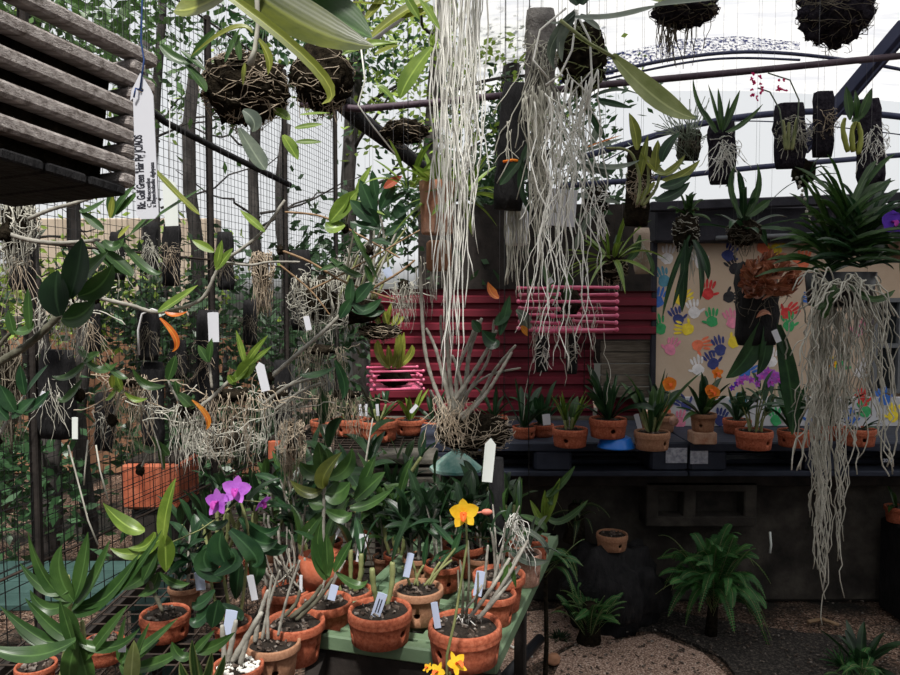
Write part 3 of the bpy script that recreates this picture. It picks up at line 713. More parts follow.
flower(st2, W(456,664,1.29), .045, r, 'yellow', 'lip_orange', (.5,-.5,.6), w=.36); flower(st2, W(438,672,1.29), .036, r, 'yellow', 'lip_orange', (-.6,-.6,.5), w=.36)
flower(st2, W(428,668,1.31), .02, r, 'yellow', 'lip_orange', (-.6,-.6,.9), w=.4, name='bud')
# C  paler clay pot
t, c, pr, d = potted(418,587,52,'pale clay pot in the second row between the two front bowls',style='std',m='clay',hole=.5)
for x0,y0,x1,y1 in ((424,586,452,560),(418,586,412,560),(428,585,440,562),(414,585,424,565),(430,585,456,548),(410,585,402,566)):
    cane(t, [W(x0,y0,d), W((x0+x1)/2,(y0+y1)/2-2,d), W(x1,y1,d)], .0032,.003, r, 'cane_green', 5, 'pseudobulb')
top_leaves(t, [(440,562,470,543,9,d,1.8),(452,556,462,530,8,d),(456,548,430,520,9,d,1.85),(424,565,428,535,8,d,None,{'shape':'lance'})],'leaf_deep')
ptag(411,553,406,577,7,d-.03,'white tag with a notched edge in the pale clay pot','tag_blue',tip=False)
# D, E, F, G, H and rear pots
t, c, pr, d = potted(494,592,46,'terracotta pot with a side hole behind the front right bowl',style='std',hole=-.55)
for x0,y0,x1,y1 in ((492,590,503,545),(484,590,488,545),(500,590,522,548)): cane(t,[W(x0,y0,d),W((x0+x1)/2,(y0+y1)/2-2,d),W(x1,y1,d)],.004,.003,r,'cane',6)
ptag(481,571,477,596,9,d-.04,'pale blue tag behind the grey canes of the front right bowl','tag_blue',tip=False)
t, c, pr, d = potted(499,573,54,'wide terracotta bowl in the third row at the right edge of the green bench',style='std',hole=.6)
dendro(t, c, 5, .17, R(8), leaf=(.06,.014), lm='leaf_dark', nl=3, rad=.0035)
t, c, pr, d = potted(525,552,34,'tall stained terracotta pot near the far right corner of the green bench',style='tall',m='clay_pale',hole=1.5)
fan(t, c+V((0,0,.02)), 6, .12, R(4), .018, 'leaf_grey'); 
top_leaves(t, [(512,525,508,487,7,d,None,{'shape':'lance','bend':(-8,0)}),(517,525,522,478,8,d,None,{'shape':'lance'}),(520,527,540,523,8,d,None,{'bend':(0,8)}),(521,528,543,530,8,d,None,{'bend':(2,6)}),(520,515,545,533,9,d,None,{'bend':(8,0)})],'leaf')
top_leaves(t, [(520,528,548,555,7,d-.05,None,{'shape':'strap','bend':(6,-2)}),(505,545,549,560,10,d-.05,None,{'bend':(0,8)})],'leaf_grey','old_leaf')
t, c, pr, d = potted(536,538,24,'orange terracotta pot at the far right corner of the green bench',style='tall',hole=1.5)
mb = MB()
for q in ((545,525,545,490,9),(542,525,530,500,8),(546,520,560,478,10),(540,525,552,505,12),(545,515,551,492,9)): pl(mb,*q,d,shape='lance')
mb.build('foliage','leaf_bright',t)
top_leaves(t,[(546,515,588,500,7,d,None,{'bend':(-5,14),'shape':'strap'}),(548,500,562,478,10,d,None,{'bend':(-4,10)}),(545,495,575,466,7,d,None,{'bend':(-3,8),'shape':'strap'})],'leaf')
t, c, pr, d = potted(443,563,40,'terracotta pot in the third row behind the pale clay pot',style='std')
dendro(t, c, 5, .16, R(21), leaf=(.09,.022), lm='leaf_deep', nl=4, rad=.003)
t, c, pr, d = potted(465,543,46,'terracotta pot behind the yellow flower',style='std',hole=2)
dendro(t, c, 6, .2, R(22), leaf=(.10,.025), lm='leaf_dark', nl=4, rad=.0035)
t, c, pr, d = potted(398,553,30,'small terracotta pot far back in the middle of the benches',style='std',zt=.68)
catt(t, c, 5, .10, R(23), leaf=(.14,.032), lm='leaf_deep')
# pots of the left bench
LP = [(325,600,56,'std','terracotta','terracotta pot beside the front left corner of the green bench',-1.9),
 (295,620,61,'std','terracotta','bright terracotta pot left of the green bench corner',-2.4),
 (273,641,56,'std','clay','clay pot with a large round side hole at the bottom edge',-1.25),
 (238,664,52,'std','terracotta','terracotta pot full of white pebbles at the bottom edge',-2.6),
 (165,612,50,'bowl','terracotta','terracotta pot left of the purple flower plant',-2.5),
 (103,640,42,'bowl','terracotta','terracotta pot among the leaves near the bottom left',-2.5),
 (232,621,40,'std','terracotta','terracotta pot hidden under the purple orchid leaves',-2.2),
 (350,589,46,'std','terracotta','terracotta pot just behind the front left bowl',-2),
 (287,588,50,'std','terracotta','terracotta pot with bent roots in the middle of the left bench',-2),
 (320,575,40,'std','terracotta','terracotta pot behind the twin leaved plant',-2),
 (36,664,40,'std','terracotta','terracotta pot peeking out at the bottom left corner',-2)]
LT = []
for (x,y,w_,sty,m,lab,h) in LP:
    zt = .70 if y > 595 else .67
    LT.append(potted(x,y,w_,lab,sty,m,zt,hole=h))
t,c,pr,d = LT[0]
for x0,y0,x1,y1 in ((318,600,326,577),(325,600,345,560),(330,598,336,572)): cane(t,[W(x0,y0,d),W((x0+x1)/2,(y0+y1)/2,d),W(x1,y1,d)],.004,.003,R(x0),'cane',5)
t,c,pr,d = LT[1]
for x0,y0,x1,y1,q in ((290,618,322,585,.006),(284,617,300,590,.005),(296,620,333,578,.0055)): cane(t,[W(x0,y0,d),W((x0+x1)/2+4,(y0+y1)/2,d),W(x1,y1,d)],q,q*.7,R(x0),'cane_dark',5)
top_leaves(t,[(326,580,312,538,14,d),(328,578,326,533,14,d),(330,576,322,520,12,d,None,{'bend':(-8,0)}),(336,572,368,580,10,d,None,{'bend':(4,10)}),(334,572,352,540,12,d)],'leaf')
t,c,pr,d = LT[2]
for x0,y0,x1,y1,q in ((262,640,280,570,.004),(268,640,272,575,.004),(278,636,300,560,.0035),(255,642,268,590,.006)): cane(t,[W(x0,y0,d),W((x0+x1)/2-2,(y0+y1)/2,d),W(x1,y1,d)],q,q*.7,R(x0),'cane',7)
t,c,pr,d = LT[3]
for x0,y0,x1,y1,q in ((232,662,262,612,.007),(225,664,222,625,.006),(240,664,250,630,.006),(228,662,236,620,.006)): cane(t,[W(x0,y0,d),W((x0+x1)/2,(y0+y1)/2,d),W(x1,y1,d)],q,q*.8,R(x0),'cane',4,'pseudobulb')
mb=MB(); rr=R(4)
for _ in range(60):
    a=rr.random()*6.28;q=rr.random()**.5*pr*.8; mb.blob(c+V((math.cos(a)*q,math.sin(a)*q,.006)),(.006*rnd(rr,.6,1.2),.005,.004),.2,_,6,4)
mb.build('pebbles','root_white',t)
# purple flowered plant
t,c,pr,d = LT[6]
for P_ in ([(232,622),(226,590),(222,560),(224,520),(228,508)],[(240,620),(246,570),(248,530),(240,500)],[(225,622),(215,600),(210,575),(206,560)]): cane(t,pts_px(P_,d),.004,.0028,R(7),'cane_green',7)
lv = [(222,562,190,553,20,d-.02,None,{'bend':(0,6)}),(220,560,210,545,24,d-.03),(226,565,222,530,26,d-.04,None,{'bend':(-4,0)}),(215,590,192,602,14,d-.03,None,{'bend':(-3,8)}),(222,580,208,548,22,d-.03,None,{'bend':(-10,0)}),(214,575,228,548,16,d-.05,None,{'bend':(14,0)}),(218,600,212,628,18,d-.05),(214,604,190,618,16,d-.04,None,{'bend':(-3,10)}),(222,604,240,620,14,d-.04,None,{'bend':(6,4)}),
 (228,520,196,508,12,d-.02,None,{'bend':(0,12),'shape':'lance'}),(230,530,252,566,22,d-.05,None,{'bend':(14,8),'shape':'lance'}),(245,530,278,540,22,d,None,{'bend':(0,8),'shape':'lance'}),(243,522,288,545,18,d+.02,None,{'bend':(4,14),'shape':'lance'}),(240,518,280,525,14,d+.04,None,{'bend':(2,12),'shape':'lance'}),(250,540,250,590,18,d+.02,None,{'bend':(8,0)}),(240,560,236,600,18,d+.03)]
top_leaves(t, lv, 'leaf_deep')
for x,y,fc,sz in ((218,502,(-.35,-1,.15),.062),(236,490,(.1,-1,.3),.064)): flower(t, W(x,y,d-.06), sz, r, 'purple','magenta', fc, w=.46)
flower(t, W(262,502,d-.06), .044, r, 'purple','magenta', (.75,-.3,-.6), w=.45, name='half_open_flower')
MB().tube(pts_px([(120,552),(170,543),(200,530),(222,515),(240,500),(262,502)],d-.03),.0016,5).build('flower_stalk','cane_green',t)
# variegated small plant at the bottom, between
t = thing('variegated_plant','small plant with cream edged green leaves at the bottom edge','plant',W(195,700,1.25))
for m_,k in (('leaf_lime',1.0),('leaf',.62)):
    mb = MB()
    for q in ((200,690,180,662),(200,690,192,640),(200,690,212,652),(202,690,225,655),(198,690,207,668)): pl(mb,*q,9*k,1.25-(0.003 if k<1 else 0),shape='strap',r=R(int(q[2])),bend=((q[2]-200)*.1,8),nrm=V((0,-1,.6)))
    mb.build('leaf_edge' if k==1 else 'leaf_centre',m_,t)
MB().lathe([(.001,0),(.035,0),(.045,.12),(.040,.12),(.001,.11)],V((W(200,700,1.25).x,1.25,.701))).build('pot','black_plastic',t)
# leafy giants at the left front (dendrobiums), near
t,c,pr,d = LT[10]
for P_ in ([(60,690),(66,650),(70,610),(68,575)],[(80,690),(84,650),(82,620)]): cane(t,pts_px(P_,d-.15),.006,.004,R(9),'cane_green',7)
dl = d-.2
lv = [(70,600,28,532,16,dl,None,{'bend':(-4,12),'shape':'lance'}),(68,590,20,563,13,dl,None,{'bend':(0,12),'shape':'lance'}),(72,600,30,590,16,dl,None,{'bend':(-4,14),'shape':'lance'}),(74,602,62,545,20,dl,None,{'bend':(-8,0)}),(74,600,88,532,20,dl,None,{'bend':(2,4)}),(72,610,110,540,22,dl,None,{'bend':(4,4)}),(72,614,140,553,22,dl,None,{'bend':(0,14),'shape':'lance'}),(76,605,162,530,16,dl,None,{'bend':(-2,22),'shape':'lance'}),
 (75,640,12,620,16,dl-.05,None,{'bend':(-4,10),'shape':'lance'}),(75,640,25,598,15,dl-.05,None,{'bend':(4,10),'shape':'lance'}),(75,645,0,606,16,dl-.05,None,{'bend':(4,14),'shape':'lance'}),(78,640,70,690,18,dl-.06,None,{'bend':(-4,0)}),(78,635,62,605,18,dl-.05),(76,640,-15,645,22,dl-.1,None,{'bend':(0,14),'shape':'lance'}),(76,640,140,628,14,dl-.05,None,{'bend':(4,14),'shape':'lance'}),(78,642,92,695,18,dl-.05),(75,650,60,600,16,dl-.08,None,{'shape':'lance'}),(85,660,128,605,15,dl-.05,None,{'shape':'lance'}),(84,665,70,620,18,dl-.05)]
top_leaves(t, lv, 'leaf')
# second giant: leaves on long arching stem in the middle left
t,c,pr,d = LT[4]
cane(t,pts_px([(163,612),(150,580),(152,555),(160,535)],d-.1),.005,.003,R(9),'cane_dark',7)
top_leaves(t,[(163,545,176,478,18,d-.15,None,{'bend':(-3,0)}),(165,535,166,572,18,d-.15),(145,530,103,503,17,d-.12,None,{'bend':(2,9)}),(155,532,128,548,12,d-.12,None,{'bend':(4,6)}),(164,535,110,548,16,d-.12,None,{'bend':(0,12),'shape':'lance'})],'leaf_bright')
top_leaves(t,[(158,550,142,582,16,d-.12,None,{}),(160,572,190,583,9,d-.12,None,{'bend':(0,6)}),(158,572,138,596,13,d-.1,None,{'bend':(4,4)}),(155,555,120,590,16,d-.1,None,{'bend':(6,4)})],'leaf','lower_foliage')
t,c,pr,d = LT[5]
top_leaves(t,[(118,660,126,616,14,d-.1,None,{'shape':'lance'}),(122,662,178,618,14,d-.12,None,{'shape':'lance','bend':(-4,6)}),(125,664,160,640,16,d-.12,None,{'shape':'lance'}),(128,668,185,648,16,d-.14,None,{'shape':'lance','bend':(0,6)}),(120,665,150,690,14,d-.12),(130,668,118,640,14,d-.1),(124,690,150,622,17,d-.16,None,{'shape':'lance'})],'leaf')
top_leaves(t,[(130,690,134,640,16,d-.18,None,{'shape':'oval'})],'leaf_lime','yellow_leaf')
t,c,pr,d = LT[3]
top_leaves(t,[(195,650,235,632,14,d-.1,None,{'shape':'lance','bend':(-2,6)}),(195,652,215,630,10,d-.1,None,{'bend':(-4,4)}),(192,655,172,642,10,d-.1,None,{'bend':(-2,8),'shape':'strap'}),(193,650,206,690,13,d-.12,None,{'shape':'lance'})],'leaf')
t,c,pr,d = LT[7]; catt(t,c,4,.10,R(31),leaf=(.12,.03),lm='leaf_deep',shape='lance')
t,c,pr,d = LT[8]
mb=MB(); rr=R(12)
for _ in range(26):
    a=W(rnd(rr,262,305),rnd(rr,575,590),d); mb.tube(wig(a,a+V((rnd(rr,-.07,.07),rnd(rr,-.03,.03),rnd(rr,.05,.17))),rr,.02,8),rnd(rr,.002,.0035),5)
mb.build('bent_canes','cane',t)
t,c,pr,d = LT[9]; catt(t,c,4,.12,R(33),leaf=(.12,.03),lm='leaf',shape='lance')
for q in [(250,575,255,600,7,1.62,'white tag standing beside the purple orchid stem','tag'),(232,610,228,635,12,1.5,'broad white tag beside the orange pot rim under the purple orchid','tag_blue'),(122,640,122,652,8,1.4,'tiny white tag near the bottom left pot','tag'),(364,534,360,562,9,1.9,'white written tag with notches above the front left bowl','tag'),(345,520,333,541,3,1.9,'thin white tag leaning beside the grey cane','tag'),(327,590,323,603,9,1.8,'short white tag beside the twin leaved plant','tag'),(335,585,331,600,8,1.6,'pale tag with broken corner behind the front left bowl','tag_blue'),(301,575,301,592,3,1.75,'thin white tag on edge in the middle of the left bench','tag'),(199,572,201,590,10,1.7,'grey tag half hidden in the leaves left of the purple orchid','tag_blue'),(98,633,104,640,6,1.3,'small white tag end near the bottom left leaves','tag')]:
    ptag(*q[:6],q[6],q[7],tip=(q[4]>8 and q[3]>640))
# central middle-distance foliage: plants standing on the rear bench
mid = [
 (480,556,32,6,.15,'leaf_deep',(.10,.028),'leafy orchid behind the yellow flower stem on the green bench'),
 (455,528,34,6,.07,'leaf_dark',(.12,.03),'dark leafy orchid on the far left of the green bench'),
 (505,535,28,6,.14,'leaf',(.10,.026),'leafy orchid behind the white rooted orchid of the black post'),
 (418,556,32,7,.15,'leaf_dark',(.12,.03),'dark leafy orchid behind the pale clay pot'),
 (485,528,26,6,.12,'leaf_dark',(.11,.03),'dark leafy orchid at the far end of the green bench'),
 (215,560,30,6,.18,'leaf_dark',(.12,.03),'dark leafy orchid left behind the purple orchid'),
 (185,585,34,5,.16,'leaf_deep',(.11,.028),'leafy orchid behind the pot left of the purple orchid'),
 (300,560,26,5,.26,'leaf_deep',(.13,.034),'leafy orchid with grey canes just left of the tall grey cane plant'),
 (352,556,30,3,.40,'leaf_dark',(.15,.05),'tall plant with broad dark leaves on a grey cane in the middle left'),
 (385,556,26,6,.22,'leaf',(.13,.03),'leafy orchid below the round green metal roof, left of it'),
 (330,540,26,6,.24,'leaf_dark',(.12,.03),'dark leafy orchid behind the broad leaved grey cane plant'),
 (425,538,24,6,.10,'leaf_deep',(.13,.035),'leafy orchid right under the round green metal roof'),
 (275,545,24,6,.24,'leaf',(.12,.026),'leafy orchid behind the half open purple flower'),
 (400,520,22,7,.15,'leaf_dark',(.13,.03),'dark leafy orchid behind the middle pots'),
 (365,520,22,7,.25,'leaf_deep',(.12,.03),'leafy orchid on the rear bench above the tall leaves'),
 (300,520,22,7,.26,'leaf_dark',(.12,.03),'dark leafy orchid at the left end of the rear bench'),
 (445,522,22,6,.07,'leaf_dark',(.12,.03),'dark leafy orchid beneath the right side of the green metal roof'),
 (255,560,24,5,.22,'leaf_dark',(.12,.03),'dark leafy orchid behind the purple flowers'),
 (395,505,20,7,.18,'leaf',(.12,.028),'green leafy orchid in front of the mossy stacked tiles'),
]
for i,(x,y,w_,n_,h,lm,lf,lab) in enumerate(mid):
    t,c,pr,d = potted(x,y,w_,lab,'std','terracotta' if i%3 else 'clay',.74 if i in (0,1,2,3,4) else .655,hole=i)
    (dendro if i%3!=2 or i==8 else catt)(t,c,n_,h,R(60+i),**({'leaf':lf,'lm':lm,'nl':6,'rad':.0045,'top_frac':.65,'cm':'cane'} if i%3!=2 or i==8 else {'leaf':lf,'lm':lm,'spread':.9,'two':.9,'shape':'lance'}))
# broad leaves seen around the grey cane
t = thing('broad_leaved_orchid','orchid with broad olive and dark leaves around one thick grey cane','orchid',W(322,570,1.9))
cane(t,pts_px([(322,570),(323,535),(324,500),(325,470)],1.9),.006,.004,R(2),'cane',9)
top_leaves(t,[(324,488,342,452,20,1.88,None,{'bend':(-8,4)}),(322,490,290,480,12,1.9,None,{'bend':(0,8)})],'leaf_olive','olive_leaf')
top_leaves(t,[(326,492,350,482,26,1.9,None,{'bend':(0,6)}),(325,505,308,500,18,1.9,None,{}),(326,480,318,442,18,1.95),(328,478,352,448,18,1.95,None,{'bend':(6,6)}),(326,510,352,512,14,1.88,None,{'bend':(4,6)}),(324,512,300,545,14,1.9,None,{'bend':(-6,6)}),(330,470,326,448,14,1.95),(355,500,385,472,22,1.98,None,{'shape':'lance'}),(350,508,394,488,14,1.96,None,{'bend':(-2,6),'shape':'lance'}),(360,492,376,455,16,2.0,None,{'shape':'lance'}),(325,475,300,462,16,2.0,None,{'bend':(-2,4)})],'leaf')
MB().lathe([(.001,0),(.05,0),(.06,.08),(.052,.08),(.001,.06)],W(322,585,1.9)).build('pot','terracotta',t)
# green round metal roof (bird table)
t = thing('metal_hat','pale green round metal roof on a thin post behind the foliage','roof',W(456,500,2.3))
c = W(456,467,2.3); rr_ = .083
MB().lathe([(.002,.062),(.014,.06),(.016,.05),(rr_*.5,.034),(rr_,.0),(rr_,-.008),(rr_*.97,-.006),(.016,.036),(.002,.036)],c,12).build('roof','teal_metal',t,False)
MB().lathe([(.001,.10),(.006,.098),(.008,.085),(.004,.075),(.014,.07),(.014,.058),(.001,.058)],c,12).build('finial','wire_steel',t)
MB().tube([V((c.x+.04,c.y,c.z+.02)),V((c.x+.045,c.y,.0))],.012,8).build('post','cane',t)
# ================================================================ PALLET POTS
PP = [(524,426,24,'bowl','terracotta','small orange pot at the left end of the pallets',0),
(542,424,24,'bowl','terracotta','orange pot second from the left end of the pallets',1),
(570,428,36,'bowl','terracotta','low terracotta pot with yellow green bulb leaves left of the blue bowl',2),
(608,418,38,'bowl','terracotta','terracotta pot standing on the upturned blue bowl',3),
(652,431,36,'bowl','clay','terracotta bowl of the orange flowered orchid left of the silver stickers',4),
(658,414,34,'bowl','clay','larger clay pot behind the orange flowered bowl',5),
(703,413,27,'std','clay','clay pot standing on a broken brick',6),
(737,419,28,'bowl','terracotta','dark terracotta pot tucked behind the purple flowered orchid',7),
(754,430,37,'bowl','terracotta','terracotta bowl of the purple flowered orchid',8),
(794,430,32,'bowl','terracotta','terracotta pot left of the long hanging roots',9),
(826,424,30,'bowl','terracotta','terracotta pot behind the long hanging roots',10),
(858,428,34,'bowl','terracotta','terracotta pot at the right end of the pallets with a pale tag',11)]
for x,y,w_,sty,m,lab,i in PP:
    zt = {3:.905,6:.915}.get(i,.861)
    t,c,pr,d = potted(x,y,w_,lab,sty,m,zt,hole=-.9+.5*i,chips=12); q = R(100+i)
    if i==0 or i==1: fan(t,c,9,.24,q,.035,'leaf_deep',(.7,1.45),.25,'strap')
    if i==2:
        fan(t,c,4,.20,q,.04,'leaf_bright',(.9,1.35),.2,'lance',az=(-.2,.4)); fan(t,c,4,.20,q,.045,'leaf_bright',(.95,1.35),.2,'lance',az=(2.9,3.4)); catt(t,c,4,.06,q,(.14,.034),'leaf',spread=.5)
    if i==3: fan(t,c,13,.25,q,.035,'leaf_dark',(.5,1.4),.4,'strap'); fan(t,c,8,.22,q,.028,'leaf_deep',(.6,1.4),.4,'lance','outer_foliage')
    if i==4:
        fan(t,c,7,.30,q,.05,'leaf',(.9,1.45),.3,'lance'); catt(t,c,4,.10,q,(.13,.04),'leaf_deep')
        MB().tube([c,W(668,400,d),W(670,390,d)],.002,5).build('flower_stalk','cane_green',t)
        flower(t,W(669,384,d-.05),.062,q,'orange','lip_orange',(.1,-1,.2),w=.8)
    if i==5: fan(t,c,8,.22,q,.035,'leaf_dark',(.6,1.4),.4,'lance')
    if i==6:
        fan(t,c,9,.22,q,.04,'leaf_dark',(.6,1.45),.3,'strap'); fan(t,c,5,.20,q,.032,'leaf',(.3,1.0),.5,'lance','outer_foliage')
        for a,b,s_ in ((717,373,.055),(713,393,.06),(710,390,.05)): MB().tube([c,W(a-3,b+12,d-.03),W(a,b,d-.05)],.002,5).build('flower_stalk','cane_green',t); flower(t,W(a,b,d-.06),s_,q,'orange','lip_orange',(.1,-1,.2),w=.45 if b<380 else .85)
    if i==7: fan(t,c,7,.20,q,.03,'leaf_dark',(.4,1.3),.4,'lance')
    if i==8:
        dendro(t,c,9,.17,q,spread=.5,leaf=(.12,.036),lm='leaf_deep',cm='cane_green',nl=3,rad=.004,top_frac=.3,name='pseudobulb')
        for a,b,s_ in ((740,381,.045),(751,380,.035),(762,376,.05),(770,382,.05),(778,379,.05),(768,372,.045),(745,378,.035),(732,388,.03),(736,384,.03),(774,374,.04),(757,384,.035)):
            flower(t,W(a,b,d-.04),s_,q,'violet' if a<740 else 'purple','magenta',(rnd(q,-.5,.5),-1,.2),w=.4)
        mb=MB()
        for a in (742,765,775): mb.tube([c,W(a,395,d-.03),W(a,382,d-.035)],.0018,5)
        mb.build('flower_stalk','cane_green',t)
    if i==9: fan(t,c,9,.24,q,.04,'leaf_deep',(.8,1.5),.2,'strap')
    if i==10: fan(t,c,9,.22,q,.035,'leaf_dark',(.6,1.4),.3,'strap')
    if i==11: fan(t,c,6,.12,q,.025,'leaf_deep',(.4,1.3),.4,'lance')
# blue bowl, brick, tags
mb=MB(); mb.lathe([(.001,.044),(.058,.044),(.066,.04),(.078,.006),(.082,.0),(.076,.0),(.062,.034),(.001,.038)],V((W(608,440,3.36).x,solve(608,418,38,1.0,.905)[0],.861)),32)
tag(mb.build('bowl','blue_plastic'),'bright blue plastic bowl upturned under a pot on the pallet','bowl')
dd=solve(703,413,27,1.34,.915)[0]; tag(MB().box((W(702,436,dd).x,dd,.861+.027),(.105,.09,.053),None,.004).build('brick','brick',None,False),'broken pinkish brick under the clay pot on the pallet','brick')
for q in [(546,414,547,425,8,3.3,'white tag in the orange pot at the left end of the pallets'),(569,417,571,427,6,3.28,'white tag in the low pot with yellow green leaves'),(636,414,641,432,5,3.28,'white tag in the orange flowered bowl'),(781,413,786,424,7,3.3,'white tag right of the purple flowered orchid'),(856,424,858,436,8,3.28,'pale tag in the last pot of the pallets'),(746,424,753,428,6,3.3,'small white chip tag in the purple orchid bowl')]: ptag(*q[:6],q[6],tip=False)
tag(MB().blob(W(674,421,3.35),(.02,.02,.022),.2,3).build('shell','clay_pale'),'small brown shell beside the orange flowered bowl','shell')
# copper planters beneath small pink basket
for x,y,w_,lab,i in ((325,420,30,'terracotta pot on the far bench left of the pink basket pots',0),(350,418,34,'terracotta pot with dark mouth below the small pink basket',1),(378,420,40,'wide terracotta trough pot below the small pink basket',2),(410,419,30,'terracotta pot with yellow green sprays right of the pink basket',3),(435,421,26,'terracotta pot half hidden by the big root ball',4),(494,416,28,'terracotta pot between the big root ball and the pallets',5)):
    t,c,pr,d = potted(x,y,w_,lab,'bowl','terracotta',.80 if i<5 else .83,chips=10,hole=-1+i); q=R(200+i)
    fan(t,c,8,.2,q,.03,['leaf','leaf_dark','leaf','leaf_bright','leaf_dark','leaf_dark'][i],(.5,1.4),.3,'lance')
    if i<3: catt(t,c,4,.08,q,(.10,.026),'leaf_deep')
tag(MB().box((W(494,430,3.95).x,3.93,.415),(.24,.24,.825),None,.01).build('pedestal','charcoal',None,False),'dark pedestal between the root ball and the pallets','stand')
for i,x in enumerate((360,366,377)): ptag(x,404,x+1,416,3,3.0,['white tag left of three below the pink basket','middle white tag of three below the pink basket','right white tag of three below the pink basket'][i],tip=False)
ptag(410,413,417,405,4,2.95,'white slanted tag right of the small pink basket')
# small pots on the ground ledge, right edge
t,c,pr,d = potted(612,533,32,'small empty clay saucer pot on the dark stone ledge','bowl','clay',.37)
tag(MB().blob(V((t.location.x+.01,t.location.y+.02,.175)),(.24,.14,.205),.22,3,26,16).build('stone_ledge','charcoal'),'dark stone block holding the small clay saucer pot','stone')
t,c,pr,d = potted(897,506,24,'terracotta pot at the right edge of the photo below the pallet','std','terracotta',.45)
fan(t,c,6,.16,R(5),.03,'leaf',(.3,1.2),.4,'lance'); tag(MB().box((t.location.x+.10,t.location.y,.224),(.24,.2,.447),None,.01).build('stand','charcoal',None,False),'dark block carrying the pot at the right edge','stand')
# ================================================================ FERNS
def fern(name,label,c,n,L,r,m='fern',w=.055,el=(.1,1.2),pot=None,az=(0,6.28),droop=1.0,stock=.04):
    t = thing(name,label,'fern',V((c.x,c.y,pot if pot is not None else c.z)))
    if pot is not None and c.z-pot>.06: MB().tube([V((c.x,c.y+.02,pot)),V((c.x+.01,c.y+.02,(c.z+pot)/2)),V((c.x,c.y,c.z+.01))],[stock*1.4,stock,stock*.8],9).build('rootstock','moss',t)
    st=MB(); lf=MB(); K=36
    for i in range(n):
        a=rnd(r,*az); e=rnd(r,*el); l=L*rnd(r,.55,1.12); d=V((math.cos(a)*math.cos(e),math.sin(a)*math.cos(e),math.sin(e))); s_=V((-math.sin(a),math.cos(a),0))*rnd(r,-.22,.22)*l
        c1=c+d*l*.6-s_*.4; p1=c+V((d.x,d.y,0))*l*rnd(r,.75,1.0)+s_+V((0,0,d.z*l*rnd(r,.55,.95)-droop*l*(.25+.75*math.cos(e))*rnd(r,.1,1.2)))
        c_=c-V((0,0,L*.85*r.random())) if pot is not None else c
        P=[c_*(1-k/K)**2+c1*2*(k/K)*(1-k/K)+p1*(k/K)**2 for k in range(K+1)]
        st.tube(P[::4],.0013,4); tw=Matrix.Rotation(rnd(r,-.6,.6),3,(p1-c).normalized())
        for k in range(3,K):
            u=k/K; tg=(P[k+1]-P[k-1]).normalized(); sd=tg.cross(V((0,0,1)))
            if sd.length<.1: sd=V((1,0,0))
            sd.normalize(); sd=tw@sd; up=sd.cross(tg); ww=w*min(1,.35+u*2.2)*(1-u)**.5*rnd(r,.85,1.1)
            for q in (-1,1): lf.leaf(P[k],P[k]+sd*q*ww+tg*ww*.3-V((0,0,ww*.12)),L*.028,up,up*.002,.1,2,'lance')
    st.build('stem','cane_green',t); lf.build('frond',m,t); return t
fern('big_fern','large bright green sword fern under the pallets',W(714,556,3.22),70,.33,R(77),'fern',.040,(-.7,1.35),.0,droop=.85,stock=.02)
fern('small_fern','low fern patch on the ground beside the stone ledge',W(590,607,3.15),40,.2,R(78),'fern',.026,(.0,.8),.0,droop=.3)
fern('small_fern','dark fern behind the bench at the foot of the wall',W(575,508,3.42),12,.2,R(79),'leaf_dark',.025,(.0,1.0),.36)
fern('small_fern','fern fronds sticking out behind the far corner of the green bench',W(545,550,2.45),10,.17,R(80),'fern',.030,(.1,.6),.0,(-1.2,.6),stock=.008)
fern('small_fern','dark green fern at the bottom right corner',W(862,668,2.85),14,.22,R(81),'fern',.024,(.1,.9),.0)
t = thing('broad_leaved_plant','dark broad leaved plant on the ground at the bottom right','plant',W(862,640,2.95)); fan(t,V((t.location.x,t.location.y,.0)),14,.24,R(83),.05,'leaf_dark',(.2,1.3),.4,'lance')
t = thing('broad_leaved_plant','small dark plant on the ground beneath the fern patch','plant',V((*G(600,640),0))) if False else None
t = thing('grass_tuft','short bright grass at the bottom right edge','grass',V((*G(845,668),0))); fan(t,t.location,60,.09,R(84),.006,'fern',(.3,1.4),.3,'strap')
t = thing('grass_tuft','grass and clover growing in the paving gap by the bench','grass',V((*G(560,640),0))); fan(t,t.location,50,.05,R(85),.006,'leaf_dark',(.3,1.4),.3,'strap')
# litter on the ground
mb=MB(); q=R(40)
for _ in range(420):
    x,y=G(rnd(q,520,900),rnd(q,602,690)); mb.box((x,y,.012),(rnd(q,.006,.02),rnd(q,.004,.01),.004),Matrix.Rotation(q.random()*6,3,V((.2*q.random(),.2*q.random(),1))))
o=mb.build('leaf_litter','bark_chip',None,False); tag(o,'scattered bark crumbs and leaf litter on the paving','litter',kind='stuff')
for pts,rd,m,lab,cat in ([[(508,648),(520,654),(532,660)],.006,'root_white','pale stick on the ground right of the bench corner','stick'],[[(556,612),(568,607),(577,606)],.006,'cane_brown','brown twig on the ground by the paving gap','stick'],[[(808,625),(822,622),(838,628)],.010,'cane_brown','brown dry husk on the ground under the long roots','stick'],[[(884,603),(900,612)],.006,'root_white','white stick at the right edge near the ground','stick'],[[(770,532),(771,545),(770,553)],.005,'tag_pale','white strip hanging in the dark right of the fern','strip']):
    if cat=='strip': P_=pts_px(pts,3.3)
    else: P_=[V((*G(*p),.014)) for p in pts]
    tag(MB().tube(P_,rd,6).build(cat,m),lab,cat)
tag(MB().tube([V((*G(540,650),.05)),V((*G(505,690),.05))],.022,10).build('hose','black_plastic'),'black rubber hose end lying beside the green bench','hose')
tag(MB().blob(V((*G(553,664),.02)),(.03,.03,.025),.15,4).build('stone','clay'),'round reddish stone beside the black hose','stone')
